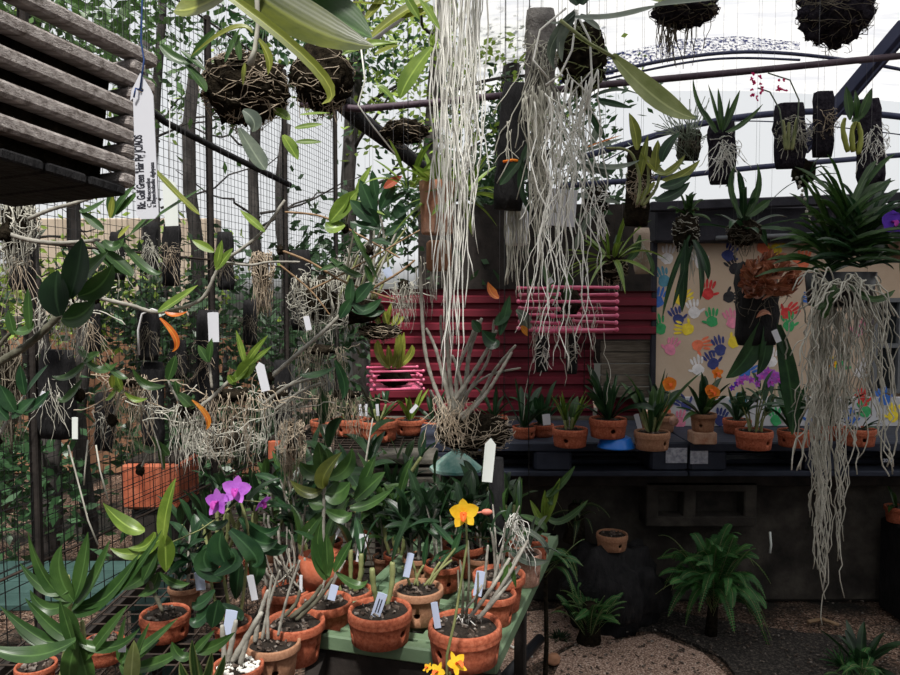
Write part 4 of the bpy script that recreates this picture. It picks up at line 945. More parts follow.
# ================================================================ HANGING THINGS
RT = 2.95
def hwire(t, pts, z1=None, m='hanger', rad=.00035):
    mb = MB(); z1 = z1 or 2.75
    for p in pts: mb.tube([V(p), V((p[0], p[1], z1))], rad, 4)
    mb.build('hanger', m, t)
# near wooden slatted basket, upper left
PR,PL = W(133,163,.75), W(0,117,.635); ea = (PL-PR).normalized(); ez = (V((0,0,1))-ea*ea.z).normalized(); eb = ez.cross(ea)*-1
if eb.y < 0: eb = -eb
c0 = PR-ez*.006
t = thing('slatted_basket', 'grey weathered wooden slat basket hanging close at the upper left', 'basket', c0)
MT = Matrix((ea, eb, ez)).transposed(); L_ = .30; Lb = .17
for i in range(5):
    for v in (0.0, Lb): MB().box(c0+ez*(i*.0285)+ea*(L_/2-.012)+eb*v, (L_, .020, .014), MT, .003).build('slat','wood_grey',t,False)
    for u in (0.010, L_-.03): MB().box(c0+ez*(i*.0285-.0142)+ea*u+eb*(Lb/2), (.018, Lb+.02, .0135), MT, .003).build('slat','wood_grey',t,False)
bb = MB()
for i in range(7): bb.box(c0-ez*.026+ea*(.03+i*.042)+eb*(Lb/2), (.040, Lb+.015, .010), MT, .002)
bb.build('base','charcoal',t,False)
ib = MB(); ib.box(c0+ez*.04+ea*(L_/2)+eb*(Lb/2), (L_-.035,Lb-.025,.135), MT, .012); ib.build('root_ball','moss',t)
hwire(t,[c0+ez*.12+ea*u+eb*v for u in (.02,L_-.03) for v in (.0,Lb)],2.75)
# tag with blue wire
tg = thing('name_tag','big white name tag with black writing hanging from a blue wire','label',W(142,75,.72))
d=.72; a=W(140.5,73,d); b=W(148,219,d); ax=(b-a).normalized(); L=(b-a).length; sd=ax.cross(V((0,-1,0))).normalized(); nn=sd.cross(ax)
if nn.y>0: nn=-nn
h=11.6*d/F; mb=MB(); tk=.0007
out=[(0,0),(.115*L,-h*.80),(.16*L,-h),(.97*L,-h*.95),(1.0*L,-h*.6),(L,h*.6),(.97*L,h*.95),(.19*L,h),(.17*L,h*.72),(.115*L,h*.8)]
hc=(.115*L,.05*h); k=len(out); hole=[(hc[0]+.0035*math.cos(2*PI*i/k),hc[1]+.0035*math.sin(2*PI*i/k)) for i in range(k)]
# match hole points to the outline by angle so the sheet has a real hole
angs=sorted(range(k),key=lambda i: math.atan2(out[i][1]-hc[1],out[i][0]-hc[0])); o2=[out[i] for i in angs]; h2=[(hc[0]+.0032*math.cos(math.atan2(y-hc[1],x-hc[0])),hc[1]+.0032*math.sin(math.atan2(y-hc[1],x-hc[0]))) for x,y in o2]
n0=0
for s in (1,-1):
    mb.v += [a+ax*u+sd*q+nn*tk*s for u,q in o2]+[a+ax*u+sd*q+nn*tk*s for u,q in h2]
for s in (0,1):
    for i in range(k): j=(i+1)%k; q=s*2*k; mb.f.append((q+i,q+j,q+k+j,q+k+i))
for i in range(k): j=(i+1)%k; mb.f.append((i,j,2*k+j,2*k+i)); mb.f.append((k+i,k+j,3*k+j,3*k+i))
mb.build('strip','tag',tg,False)
# writing runs upwards along the tag
X=-ax; Z=nn; Y=Z.cross(X); RM=Matrix((X,Y,Z)).transposed()
def tw(s,size,u,q,bold): text(s,size,a+ax*(u*L)+Y*(q*h)+nn*(tk+.0003),RM,'ink',tg,'writing',.0001,bold)
tw("Rlc. Golf Green 'Hair Pig' JC/AOS",.0095,.955,.12,.00025) if 0 else None
cu_w = 0.085
def fit(s,width,u,q,bold,hs):
    o=text(s,.01,V((0,0,0)),Matrix.Identity(3),'ink',tg,'writing',.0001,bold)
    off=V(tg.location); me=o.data; me.transform(Matrix.Translation(off)); xs=[v.co.x for v in me.vertices]; w0=max(xs)-min(xs)
    me.transform(Matrix.Diagonal((width/w0,hs/.01,1,1))); me.transform(Matrix.Translation(a+ax*(u*L)+Y*(q*h)+nn*(tk+.0003))@RM.to_4x4()); me.transform(Matrix.Translation(-off))
fit("Rlc. Golf Green 'Hair Pig' JC/AOS",.505*L,.93,.12,.00018,.0115)
fit("C. Moscombe",.20*L,.92,-.38,.00012,.006); fit("x Rhyncholaelia digbyana",.31*L,.92,-.78,.00012,.006)
MB().tube([a+ax*hc[0]+nn*.003, W(144,60,d), W(141,42,d), W(143,-30,d-.01), V((W(143,-30,d).x,d,2.0))],.0009,5).build('wire','wire_blue',tg)
MB().tube([a+ax*hc[0]-nn*.004,a+ax*hc[0]+nn*.006+sd*.003,a+ax*(hc[0]+.008)+nn*.004+sd*.006],.0009,5).build('wire_twist','wire_blue',tg)

# generic hanging plants
def mossball(x,y,w,h,d,name,label,seed,nr=20,rl=.1,rm='root_tan',cat='orchid',wire=True,ballm='moss',rad=.0014,tn=30,rough=.2):
    k=d/F; c=W(x,y,d); t=thing(name,label,cat,c)
    MB().blob(c,(w/2*k,w/2*k*.85,h/2*k),rough,seed,30,20,14).build('root_ball',ballm,t)
    r=R(seed); mb=MB(); tangle(mb,c,(w/2*k,w/2*k*.85,h/2*k),int(tn*1.8),r,rad*.62)
    if nr: roots(mb,c-V((0,0,h/2*k*.3)),(w/2*k*.9,w/2*k*.8,h/2*k),rl,nr,r,rad,.6,.02,8)
    mb.build('roots',rm,t)
    if wire: hwire(t,[c+V((s*w*k*.35,0,h*k*.35)) for s in (-1,1)])
    return t,c,k,r
def mount(x0,y0,x1,y1,w,d,label,seed,sm='charcoal',nr=16,rl=.08,rm='root_grey',lf=None,lm='leaf',name='mounted_orchid',hang=True,tangle_n=14,rad=.0010,ry=.75):
    k=d/F; a=W(x0,y0,d); b=W(x1,y1,d); t=thing(name,label,'orchid',a); r=R(seed); ax=b-a; L=ax.length; z=ax.normalized(); xx=V((1,0,0)); xx=(xx-z*xx.dot(z)).normalized(); yy=z.cross(xx)
    mb=MB(); rings=[]; hw=w/2*k; n=12
    for i in range(9):
        u=i/8; rg=[]
        for j in range(n):
            A2=2*PI*j/n; sx_,sy_=math.cos(A2),math.sin(A2); px_=math.copysign(abs(sx_)**.6,sx_)*hw; py_=math.copysign(abs(sy_)**.6,sy_)*hw*.55
            e=.86 if i in (0,8) else 1; nz=1+.22*noise.noise(V((u*L*25+seed,A2*1.5,seed)))
            rg.append(a+z*(L*u)+xx*px_*e*nz+yy*py_*e*nz)
        rings.append(rg)
    mb.ring_surf(rings); mb.build('slab',sm,t)
    c=a+z*L*.45-V((0,hw*.5,0)); mb=MB()
    if nr:
        for _ in range(nr):
            p0=c+V((rnd(r,-1,1)*hw*.5,-hw*.2,rnd(r,-.1,.15)*L)); an=rnd(r,-.9,.9); l=rl*rnd(r,.4,1.1)
            mb.tube(wig(p0,p0+V((math.sin(an)*l*.7,-.01*r.random(),-l*math.cos(an))),r,.02,9),rad*rnd(r,.7,1.3),4)
    tangle(mb,c,(hw*1.1,hw*.8,L*.25),tangle_n,r,rad)
    if mb.v: mb.build('roots',rm,t)
    if lf:
        mb=MB()
        for q in lf:
            kw=[z_ for z_ in q if isinstance(z_,dict)]; pl(mb,*[z_ for z_ in q if not isinstance(z_,dict)][:5],d-hw-.01,r=r,**(kw[0] if kw else {'bend':(rnd(r,-3,3),rnd(r,0,5))}))
        mb.build('foliage',lm,t)
    if hang: hwire(t,[a+V((0,0,-.01))])
    return t,c,k,r
def fanroot(t,d,specs,m='foliage',lm='leaf'): return top_leaves(t,[(*s[:5],d,*s[5:]) for s in specs],lm,m)

# vanda above the frame whose roots hang down the middle
t,c,k,r = mossball(455,-42,60,34,1.55,'hanging_vanda','huge curtain of long pale aerial roots hanging from the top centre',3,0,tn=20,rm='root_white')
mb=MB(); 
def strand(mb,x0,y0,x1,y1,d,r,rad,amp=.012,n=22,d1=None): mb.tube(wig(W(x0,y0,d),W(x1,y1,d1 or d),r,amp,n),[rad*(1-.4*i/n) for i in range(n+1)],4)
for i in range(50):
    x=rnd(r,436,488) if i<36 else rnd(r,428,494); y1=min(392,max(100,r.gauss(225,70))); xe=452+(x-461)*.75+rnd(r,-6,10)
    strand(mb,x,-38,xe if y1>200 else x+rnd(r,-4,4)+(6 if x<462 and y1>150 else 0),y1,1.5+rnd(r,-.05,.05),r,rnd(r,.0009,.0021),.016)
for x,y1 in ((446,392),(455,385),(450,365),(462,345),(442,330),(458,335),(437,300),(466,308),(448,340),(453,350),(444,360)): strand(mb,x+rnd(r,-5,12),-38,x,y1,1.5+rnd(r,-.03,.03),r,.0019,.012)
for x,y1 in ((372,150),(420,170),(362,80)): pass
mb.build('hanging_roots','root_white',t)
fan(t,c+V((0,0,.05)),12,.3,r,.03,'leaf_bright',(.2,1.2),.5,'strap')
mb=MB(); 
for q in (([(360,40),(365,80),(358,105),(372,125),(395,154)],1.45,.0016),): mb.tube(pts_px(q[0],q[1]),q[2],5)
mb.build('stray_root','root_white',t)
# second vanda right of it
t,c,k,r = mossball(583,58,44,64,1.45,'hanging_vanda','dark round root basket with green tangled roots and a wide root curtain below',5,0,tn=60,rm='cane_green',rad=.0013)
mb=MB()
for i in range(38):
    x=rnd(r,528,606); y1=rnd(r,150,300) if i<28 else rnd(r,290,372); strand(mb,(583+rnd(r,-18,16) if i%5<3 else 548+rnd(r,-14,12)),(rnd(r,66,88) if i%5<3 else rnd(r,92,104)),x+rnd(r,-5,5),y1,1.42+rnd(r,-.06,.05),r,rnd(r,.0008,.0018),.028)
for x0,y0,x1,y1 in ((572,80,563,372),(566,80,567,365),(590,80,580,350),(598,70,606,240),(552,92,552,300)): strand(mb,x0,y0,x1,y1,1.4,r,.0016,.028)
mb.build('hanging_roots','root_white',t)
fanroot(t,1.4,[(577,12,555,70,11,{'bend':(-14,4),'shape':'strap'}),(575,15,562,62,10,{'bend':(-8,0),'shape':'strap'}),(580,15,600,30,9,{'shape':'strap'}),(576,10,545,20,8,{'shape':'strap','bend':(0,8)})],lm='leaf_grey')
fanroot(t,1.4,[(590,98,640,95,7,{'shape':'lance','bend':(0,-6)}),(595,100,632,108,8,{'shape':'lance'}),(585,103,605,140,7,{'shape':'strap'}),(578,5,560,-20,12,{'shape':'strap'}),(582,5,600,-25,12,{'shape':'strap'})],'lower_foliage','leaf_deep')
fanroot(t,1.3,[(575,18,660,5,16,{'bend':(-2,6),'shape':'strap'}),(655,6,745,-4,16,{'shape':'strap'})],'long_blade','leaf_grey')
mb=MB(); 
for q in ([(577,10),(572,50),(560,75),(546,85)],[(566,8),(540,30),(533,60),(548,78)],[(575,10),(590,40),(592,80),(585,110)]): mb.tube(pts_px(q,1.36),.0020,5)
mb.build('thick_roots','root_white',t)
# grey log and black log between
t,c,k,r = mount(541,10,540,108,30,1.55,'pale grey cut log hanging between the two root curtains',7,'log_grey',30,.30,'root_grey',name='hanging_log',tangle_n=30)
mb=MB()
for i in range(36): 
    x=rnd(r,522,560); strand(mb,x,rnd(r,85,105),x+rnd(r,-10,20),rnd(r,140,330),1.48+rnd(r,-.03,.03),r,rnd(r,.001,.0019),.02)
mb.build('hanging_roots','root_grey',t)
t,c,k,r = mount(517,84,508,210,30,1.68,'tall black charred log hanging left of the pale grey log',8,'charcoal',6,.1,'root_grey',name='hanging_log',tangle_n=8)
fanroot(t,1.6,[(520,160,500,185,10,{'shape':'strap'}),(522,165,555,190,11,{'shape':'lance','bend':(0,8)}),(524,160,538,222,9,{'shape':'lance','bend':(-10,0)}),(522,162,540,125,9,{'shape':'strap'})],lm='leaf_dark')
t,c,k,r = mount(541,150,540,222,17,1.6,'short black log hanging below the pale grey log',9,'charcoal',12,.1,'root_white',name='hanging_log')
tag(MB().tube(pts_px([(503,162),(512,160),(518,161)],1.6),.003,5).build('ribbon','orange'),'small red ribbon tied round the black charred log','ribbon')
# white bottle and card
t = thing('plastic_bottle','white plastic bottle hanging among roots below the black log','bottle',W(517,250,1.75))
c=W(517,245,1.75); MB().lathe([(.001,0),(.024,0),(.026,.004),(.026,.075),(.018,.095),(.012,.10),(.012,.115),(.001,.115)],c,20).build('body','tag',t); hwire(t,[c+V((0,0,.11))])
mb=MB(); r=R(31)
for i in range(34): x=rnd(r,507,530); strand(mb,x,rnd(r,196,206),x+rnd(r,-4,6),rnd(r,235,300),1.71+rnd(r,-.02,.02),r,.0014,.012,14)
mb.build('roots','root_grey',t)
cdp=thing('white_card','white card hanging behind the right root curtain','card',W(557,192,1.6)); ca,cb_=W(545,189,1.6),W(576,226,1.6); MB().box((ca+cb_)/2,(abs(cb_.x-ca.x),.002,abs(cb_.z-ca.z)),Matrix.Rotation(.08,3,'Y')).build('sheet','tag',cdp,False); hwire(cdp,[W(557,192,1.6)])
# hanging clay pot with bright foliage
kd=2.0/F; c=W(437,234,1.95)
t=thing('hanging_clay_pot','terracotta cylinder pot hanging behind the long root curtain','pot',c)
rr=17*kd; hh=50*kd; MB().lathe([(.001,0),(rr*.86,0),(rr*.9,.004),(rr*.97,hh*.8),(rr*1.02,hh*.82),(rr*1.02,hh),(rr*.9,hh),(rr*.85,hh*.8),(rr*.8,.01),(.001,.01)],c,30).build('pot','hanging_clay',t)
fan(t,c+V((0,0,hh*.9)),22,.13,R(41),.024,'leaf_bright',(.2,1.4),.3,'lance'); fan(t,c+V((.06,.02,hh*.7)),26,.15,R(42),.022,'leaf_bright',(-.3,1.2),.5,'lance','side_foliage'); fan(t,c+V((-.07,.02,hh*.9)),14,.14,R(43),.02,'leaf_bright',(.1,1.4),.4,'lance','left_foliage')
hwire(t,[c+V((s*rr,0,hh)) for s in (-1,1)])
c=W(439,272,2.1); t=thing('hanging_clay_pot','mossy square clay pot hanging below the terracotta cylinder pot','pot',c)
MB().box(c+V((0,0,.045)),(.07,.07,.085),None,.008).build('pot','clay',t); mb=MB(); roots(mb,c+V((0,0,.02)),(.07,.04,.05),.16,22,R(44),.0013); mb.build('roots','root_grey',t); hwire(t,[c+V((0,0,.08))])
# round straw nest basket behind
mossball(405,132,44,22,2.7,'straw_nest','brown straw basket hanging behind the root curtain near the black beam',12,6,.05,'root_tan',cat='basket')
# big ball with canes (centre)
t,c,k,r = mossball(474,432,72,34,2.15,'caned_orchid','big mossy root ball with many thick grey canes in the centre',14,14,.05,'root_tan',tn=70,ballm='moss')
for P_,q in (([(452,418),(440,400),(425,350),(420,262)],.0065),([(452,415),(445,385),(436,350),(426,328)],.006),([(454,415),(446,380),(441,330),(441,315)],.005),([(456,415),(450,380),(447,330),(448,280)],.007),([(456,415),(462,390),(456,365),(452,355)],.0055),([(460,415),(466,380),(470,350),(482,318)],.0075),([(458,418),(478,400),(495,370),(516,345)],.006),([(462,420),(485,395),(500,372),(512,352)],.006),([(456,410),(458,370),(470,340),(478,320)],.006),([(462,410),(470,390),(490,375),(521,368)],.0045),([(445,418),(435,400),(430,390)],.0055),([(455,400),(475,370),(490,345),(497,330)],.0065),([(462,400),(488,360),(494,320)],.005)):
    cane(t,pts_px(P_,2.08+rnd(r,-.05,.05)),q,q*.7,r,'cane',9)
fanroot(t,2.02,[(498,340,482,330,18,{'bend':(2,6)}),(495,325,512,310,12),(480,332,472,320,10),(500,335,510,295,10)],lm='leaf_deep')
fanroot(t,2.0,[(499,298,488,282,13,{'bend':(-2,3)})],'orange_leaf','leaf_orange')
fanroot(t,2.0,[(516,310,526,334,13,{'bend':(5,0)})],'tipped_leaf','leaf_grey'); fanroot(t,1.99,[(521,326,528,336,8)],'orange_tip','leaf_orange')
mb=MB(); 
for i in range(60): x=rnd(r,435,475); mb.tube(wig(W(x,rnd(r,395,422),2.05),W(x+rnd(r,-18,18),rnd(r,418,448),2.0),r,.03,8),.0010,4)
mb.build('fine_roots','root_tan',t); hwire(t,[W(441,420,2.15),W(505,420,2.15)],2.75,'wire')
# pink slatted baskets
def pinkb(x0,x1,y0,y1,d,label,rows,seed,yaw=.5,sz=None):
    k=d/F; c=W((x0+x1)/2,y1,d); sz=sz or (x1-x0)*k*.72; t=thing('pink_basket',label,'basket',c); H=(y1-y0)*k; rs=R(seed)
    MX=Matrix.Rotation(yaw,3,'Z'); n=rows
    for i in range(n):
        z=H*(i+.3)/n
        for s in (-1,1):
            if i%2==0: p0,p1=V((-sz*.56,s*sz/2,z)),V((sz*.56,s*sz/2,z))
            else: p0,p1=V((s*sz/2,-sz*.56,z)),V((s*sz/2,sz*.56,z))
            b=MB().tube([c+MX@p0,c+MX@p1],.0042,8); 
            for p in (p0,p1): b.blob(c+MX@p,(.0062,.0062,.0062),0,0,8,6)
            b.build('rail','pink',t)
    for i in range(5): MB().tube([c+MX@V((-sz*.55,(-.4+.2*i)*sz,.002)),c+MX@V((sz*.55,(-.4+.2*i)*sz,.002))],.0042,8).build('rail','pink',t)
    hwire(t,[c+MX@V((a*sz/2,b*sz/2,H)) for a in (-1,1) for b in (-1,1)],2.75,'wire_rust')
    return t,c,sz,H
t,c,sz,H=pinkb(521,612,283,331,2.0,'large pink wooden rod basket hanging under the right root curtain',7,1,.42)
MB().blob(c+V((0,0,H*.6)),(sz*.22,sz*.22,H*.3),.2,3).build('root_ball','moss',t)
fanroot(t,1.95,[(555,300,542,262,12,{'shape':'lance'}),(566,302,566,270,12,{'shape':'lance','bend':(3,0)})],lm='leaf')
mb=MB(); r=R(61)
for i in range(26): x=rnd(r,530,600); strand(mb,x,rnd(r,290,325),x+rnd(r,-12,10),rnd(r,340,450) if i<9 else rnd(r,330,370),1.95+rnd(r,-.08,.08),r,rnd(r,.0009,.0016),.03,14)
mb.build('roots','root_grey',t)
t,c,sz,H=pinkb(370,420,366,388,2.6,'small pink wooden rod basket hanging in front of the red sheet',5,2,.18,.16)
fanroot(t,2.6,[(390,368,378,340,9,{'bend':(-4,2),'shape':'strap'}),(393,368,397,325,10,{'bend':(4,0),'shape':'lance'}),(399,368,404,332,9,{'shape':'lance'}),(396,368,412,345,7,{'bend':(5,0),'shape':'strap'}),(390,367,388,345,7)],lm='leaf_yellow')
MB().blob(c+V((0,0,H*.5)),(sz*.35,sz*.35,H*.4),.2,3).build('root_ball','moss',t)
# dark basket above small pink one
t,c,k,r=mossball(380,331,40,16,2.5,'hanging_orchid','flat dark hanging basket with small yellow green shoots above the pink basket',15,6,.04)
fanroot(t,2.48,[(388,326,384,310,8),(392,326,400,312,7),(386,326,392,302,6),(395,325,405,316,6),(380,325,374,315,6)],lm='leaf_yellow')
# dark bottle-ish basket under large pink
mount(541,336,542,372,13,2.05,'small black mount with white roots hanging under the large pink basket',66,'charcoal',10,.06,'root_white')
mount(572,332,572,374,11,2.1,'narrow black mount hanging under the right half of the large pink basket',67,'charcoal',6,.05,'root_grey')
# top big leaves, near camera
t=thing('near_orchid','huge olive green leaves hanging down from above at the top left','orchid',W(250,-60,.85))
MB().blob(W(262,-55,.85),(.10,.08,.04),.2,4).build('root_ball','moss',t)
fanroot(t,.80,[(215,-40,374,47,62,{'bend':(4,18),'nrm':V((.25,-.8,.55)),'fold':.12})],lm='leaf_olive')
fanroot(t,.84,[(262,-30,372,38,60,{'bend':(10,10),'nrm':V((.2,-.7,.6))})],'rear_leaf','leaf')
fanroot(t,.74,[(200,-25,322,104,11,{'bend':(52,26),'shape':'strap','nrm':V((-.3,-.8,.4))})],'arching_leaf','leaf_yellow')
fanroot(t,.90,[(175,10,245,-22,40,{'bend':(-6,10),'nrm':V((0,-.8,.5))})],'left_leaf','leaf_yellow')
MB().tube(pts_px([(256,-40),(257,0),(258,25),(255,50),(250,65)],.78),[.0026,.0026,.0024,.0026,.004],7).build('thick_root','root_grey',t)
fanroot(t,.78,[(252,33,190,57,9,{'bend':(10,-14),'shape':'lance','fold':.5}),(257,38,268,75,9,{'bend':(6,2),'shape':'lance','fold':.5}),(245,63,243,85,6,{'shape':'lance'})],'young_leaf','leaf_yellow')
hwire(t,[W(262,-60,.85)],2.2)
# leaves at the top left behind
t,c,k,r=mossball(245,88,78,66,1.5,'hanging_orchid','dark fibrous root ball with pale roots hanging at the top left',21,18,.06,'root_tan',tn=70)
fanroot(t,1.42,[(160,45,196,62,12,{'bend':(0,6),'shape':'lance'}),(184,62,206,92,12,{'bend':(4,4)}),(240,60,235,30,8,{'shape':'lance'}),(225,62,240,28,8),(215,30,190,60,9),(205,70,180,50,7)],lm='leaf')
fanroot(t,1.44,[(243,110,252,132,16,{'bend':(6,0)}),(239,128,266,170,18,{'bend':(4,8)})],'purple_backed_leaf','leaf_grey')
t,c,k,r=mossball(322,78,56,58,1.6,'hanging_orchid','dark root ball hanging right of the first, next to the arching leaf',22,14,.09,'root_tan',tn=50)
fanroot(t,1.5,[(345,52,400,46,10,{'bend':(0,-5),'shape':'lance'}),(342,55,402,42,9,{'bend':(0,-3),'shape':'lance'}),(300,115,330,113,7,{'shape':'lance'}),(295,128,323,124,7,{'shape':'lance'}),(296,142,322,142,7,{'shape':'lance'}),(290,120,272,108,13),(283,135,298,160,15,{})],lm='leaf_bright')
t=thing('hanging_orchid','yellow green pseudobulbs and drooping leaves at the top centre left','orchid',W(385,-30,1.3)); MB().blob(W(385,-32,1.3),(.08,.06,.035),.2,5).build('root_ball','moss',t); hwire(t,[W(385,-30,1.3)])
fanroot(t,1.28,[(385,-20,362,22,9,{'bend':(6,0),'shape':'strap'}),(430,0,362,45,14,{'bend':(4,-8),'shape':'lance'}),(395,5,340,2,8,{'shape':'lance'}),(432,10,400,18,11),(375,55,398,45,12,{'shape':'lance'})],lm='leaf_yellow')
fanroot(t,1.26,[(432,47,400,99,19,{'bend':(-6,4)}),(378,88,396,103,9,{'bend':(-4,-6)}),(420,0,440,30,10),(405,-5,420,20,9)],'hanging_leaf','leaf_bright')
tag(MB().tube(pts_px([(372,42),(380,32),(415,6),(425,-3)],2.4),.014,6).build('white_pipe','pipe_white'),'short white pipe slanting at the top centre left','pipe')
# yellowish big leaf at right top
t=thing('hanging_orchid','single broad yellow green leaf pointing down right near the top right','orchid',W(598,55,1.25)); fanroot(t,1.25,[(612,55,696,118,24,{'bend':(6,14),'nrm':V((-.4,-.9,.5))}),(574,36,618,60,7,{'shape':'strap'})],lm='leaf_lime'); MB().tube(pts_px([(560,20),(590,44),(615,58)],1.25),.003,6).build('stem','cane_green',t)
hwire(t,[W(562,22,1.25)])
# plant on dark log (640,180)
t,c,k,r=mount(641,147,636,226,24,2.2,'dark mossy log with yellow green pseudobulbs hanging left of the shed roof',71,'moss',18,.06,'root_tan',tangle_n=50)
fanroot(t,2.12,[(637,150,629,113,11,{'bend':(2,0)}),(640,178,648,135,10,{'shape':'lance'}),(641,152,668,172,12,{'bend':(2,8)}),(655,172,658,140,10,{}),(660,175,685,155,9,{'bend':(0,5)}),(662,180,700,160,10,{'bend':(0,6)}),(655,182,640,200,7)],lm='leaf_yellow')
fanroot(t,2.1,[(662,162,680,132,11,{'bend':(-4,0)}),(660,186,690,175,11,{'bend':(0,4)}),(655,200,690,182,12,{'bend':(0,4)})],'dark_foliage','leaf_deep')
for P_ in ([(637,205),(640,180),(630,152),(606,148)],[(641,205),(648,185),(648,160)],[(643,206),(655,190),(660,175)]): cane(t,pts_px(P_,2.12),.005,.004,r,'cane_green',5,'pseudobulb')
mount(642,228,642,274,16,2.4,'pale tan log end hanging below the mossy log',72,'log_tan',8,.05,'root_grey',lf=[(640,235,625,262,8),(645,250,652,275,6)],lm='leaf')
# bright fern-like orchid left of the log
t,c,k,r=mossball(612,268,28,30,2.3,'hanging_orchid','hanging orchid with bright yellow green leaves between pink basket and pale log',73,14,.07)
fan(t,c+V((0,0,.02)),26,.17,r,.02,'leaf_bright',(-.2,1.4),.5,'lance')
t,c,k,r=mossball(596,200,24,26,1.9,'hanging_orchid','airy orchid with long pale leaves hanging right of the white card',74,10,.1,'root_white')
fanroot(t,1.88,[(585,152,624,138,7,{'shape':'lance'}),(580,160,640,160,11,{'bend':(0,8),'shape':'lance'}),(575,165,612,175,9,{'shape':'lance'}),(572,194,620,203,6,{'shape':'strap'}),(598,205,576,250,7,{'shape':'strap','bend':(-4,2)}),(600,120,590,150,8),(560,170,575,145,8)],lm='leaf_grey')
fanroot(t,1.86,[(585,148,622,135,4,{'shape':'lance'})],'orange_leaf','leaf_orange')
# ---- top right mounted orchids
t,c,k,r=mossball(684,12,58,24,2.0,'hanging_basket','dark shallow basket with roots hanging at the top right beside the long blade',81,16,.12,'root_dark',tn=40,ballm='slab',cat='basket')
mb=MB(); roots(mb,W(668,18,2.0),(.03,.02,.02),.12,24,r,.0015); mb.build('hanging_roots','root_dark',t)
fanroot(t,1.95,[(640,-4,715,4,12,{'shape':'strap','bend':(0,4)})],lm='leaf_lime')
mossball(836,10,66,64,2.1,'hanging_basket','large dark blue black moss basket cut by the top right edge',82,26,.05,'root_dark',tn=70,ballm='slab',cat='basket')
t,c,k,r=mount(690,130,688,160,22,2.7,'tuft of thin dark reed like stems hanging left of the first slab orchid',83,'moss',10,.05,'root_dark',tangle_n=20)
mb=MB()
for i in range(70):
    a=W(rnd(r,678,700),rnd(r,135,165),2.68); b=W(rnd(r,652,712),rnd(r,96,150),2.68+rnd(r,-.08,.08)); mb.tube([a,a.lerp(b,.5)+V((0,0,.01)),b],.0013,4)
mb.build('reeds','leaf_grey',t)
t,c,k,r=mount(722,122,722,184,26,2.5,'dark slab orchid with fan of green strap leaves and white roots, first at top right',84,'slab',34,.13,'root_white',tangle_n=26)
fanroot(t,2.42,[(718,132,693,78,6.5,{'shape':'lance','bend':(-6,2)}),(720,130,708,84,6.5,{'shape':'lance'}),(722,130,718,88,6.5,{'shape':'lance'}),(724,130,740,90,6.5,{'shape':'lance'}),(726,132,763,104,6.5,{'shape':'lance','bend':(-2,6)}),(722,132,730,98,6.5,{'shape':'lance'}),(716,133,700,108,8,{'shape':'strap'})],lm='leaf')
t,c,k,r=mount(790,104,790,168,30,2.5,'square dark slab orchid with a spray of tiny pink flowers',85,'slab',30,.09,'root_grey',tangle_n=40)
for P_ in ([(783,135),(780,110),(770,92),(758,88)],[(797,130),(799,100),(790,80),(768,73)]): MB().tube(pts_px(P_,2.42),.0025,5).build('flower_stalk','leaf_grey',t)
mb=MB(); 
for i in range(26):
    cc=W(rnd(r,749,764) if i<18 else rnd(r,776,786),rnd(r,74,100) if i<18 else rnd(r,80,92),2.4)
    for j in range(4): dd_=V((rnd(r,-1,1),rnd(r,-1,0),rnd(r,-1,1))).normalized(); mb.leaf(cc,cc+dd_*.008,.006,V((0,-1,0)),None,.1,3,'petal')
mb.build('flower_spray','pink_flower',t)
for P_ in ([(786,150),(783,120)],[(792,150),(797,118)],[(788,150),(789,122)]): cane(t,pts_px(P_,2.43),.007,.005,r,'cane_green',4,'pseudobulb')
mount(824,92,823,157,20,2.5,'narrow dark slab with brown husks hanging right of the pink sprayed slab',86,'slab',10,.06,'root_tan',tangle_n=24)
t,c,k,r=mount(866,100,872,186,26,2.4,'tall dark slab orchid with yellowish bulbs hanging at the right',87,'slab',24,.10,'root_white',tangle_n=24)
fanroot(t,2.33,[(850,120,846,86,9,{}),(858,122,855,90,9,{'shape':'lance'}),(858,120,872,88,12,{}),(852,122,864,112,7)],lm='leaf')
for P_ in ([(848,152),(843,130),(845,118)],[(853,152),(852,132),(856,120)],[(858,154),(861,138),(858,122)]): cane(t,pts_px(P_,2.35),.009,.006,r,'leaf_yellow',3,'pseudobulb')
# row hanging along the eave
t,c,k,r=mossball(686,232,24,40,2.4,'hanging_vanda','small vanda with grey roots and long leaves hanging down left of the copper bromeliad',91,26,.14,'root_grey',tn=30)
fanroot(t,2.36,[(690,235,662,320,6.5,{'shape':'lance','bend':(-4,0)}),(692,240,700,300,12,{'shape':'lance','bend':(4,0)}),(694,240,708,280,10,{'shape':'lance','bend':(4,2)}),(686,240,682,312,8,{'shape':'strap'}),(692,245,672,310,6.5,{'shape':'lance'})],lm='leaf_deep')
mb=MB()
for i in range(12): b=W(rnd(r,665,712),rnd(r,190,225),2.38); pa_=W(687,220,2.4); mb.leaf(pa_,b,.02,V((0,-.4,1)),V((0,0,.03)),.4,8,'strap')
mb.build('upper_foliage','leaf',t)
t,c,k,r=mossball(744,232,30,26,2.5,'hanging_vanda','dark vanda fan hanging under the eave above the copper bromeliad',92,16,.09,'root_dark',tn=30)
fan(t,c,16,.2,r,.024,'leaf_deep',(.1,1.3),.6,'strap'); 
fanroot(t,2.45,[(742,218,735,165,9,{'shape':'lance','bend':(-8,0)}),(746,216,757,163,8,{'shape':'lance','bend':(6,0)}),(748,216,770,200,8,{'shape':'strap'})],'upright_leaf','leaf')
t=thing('hanging_orchid','small orchid with chain of pods hanging above the big vanda','orchid',W(800,170,2.6)); MB().blob(W(803,172,2.6),(.035,.03,.05),.3,6).build('root_ball','moss',t); hwire(t,[W(803,172,2.6)])
fan(t,W(803,180,2.58),12,.13,R(93),.016,'leaf_deep',(-.6,1.2),.4,'lance'); mb=MB(); 
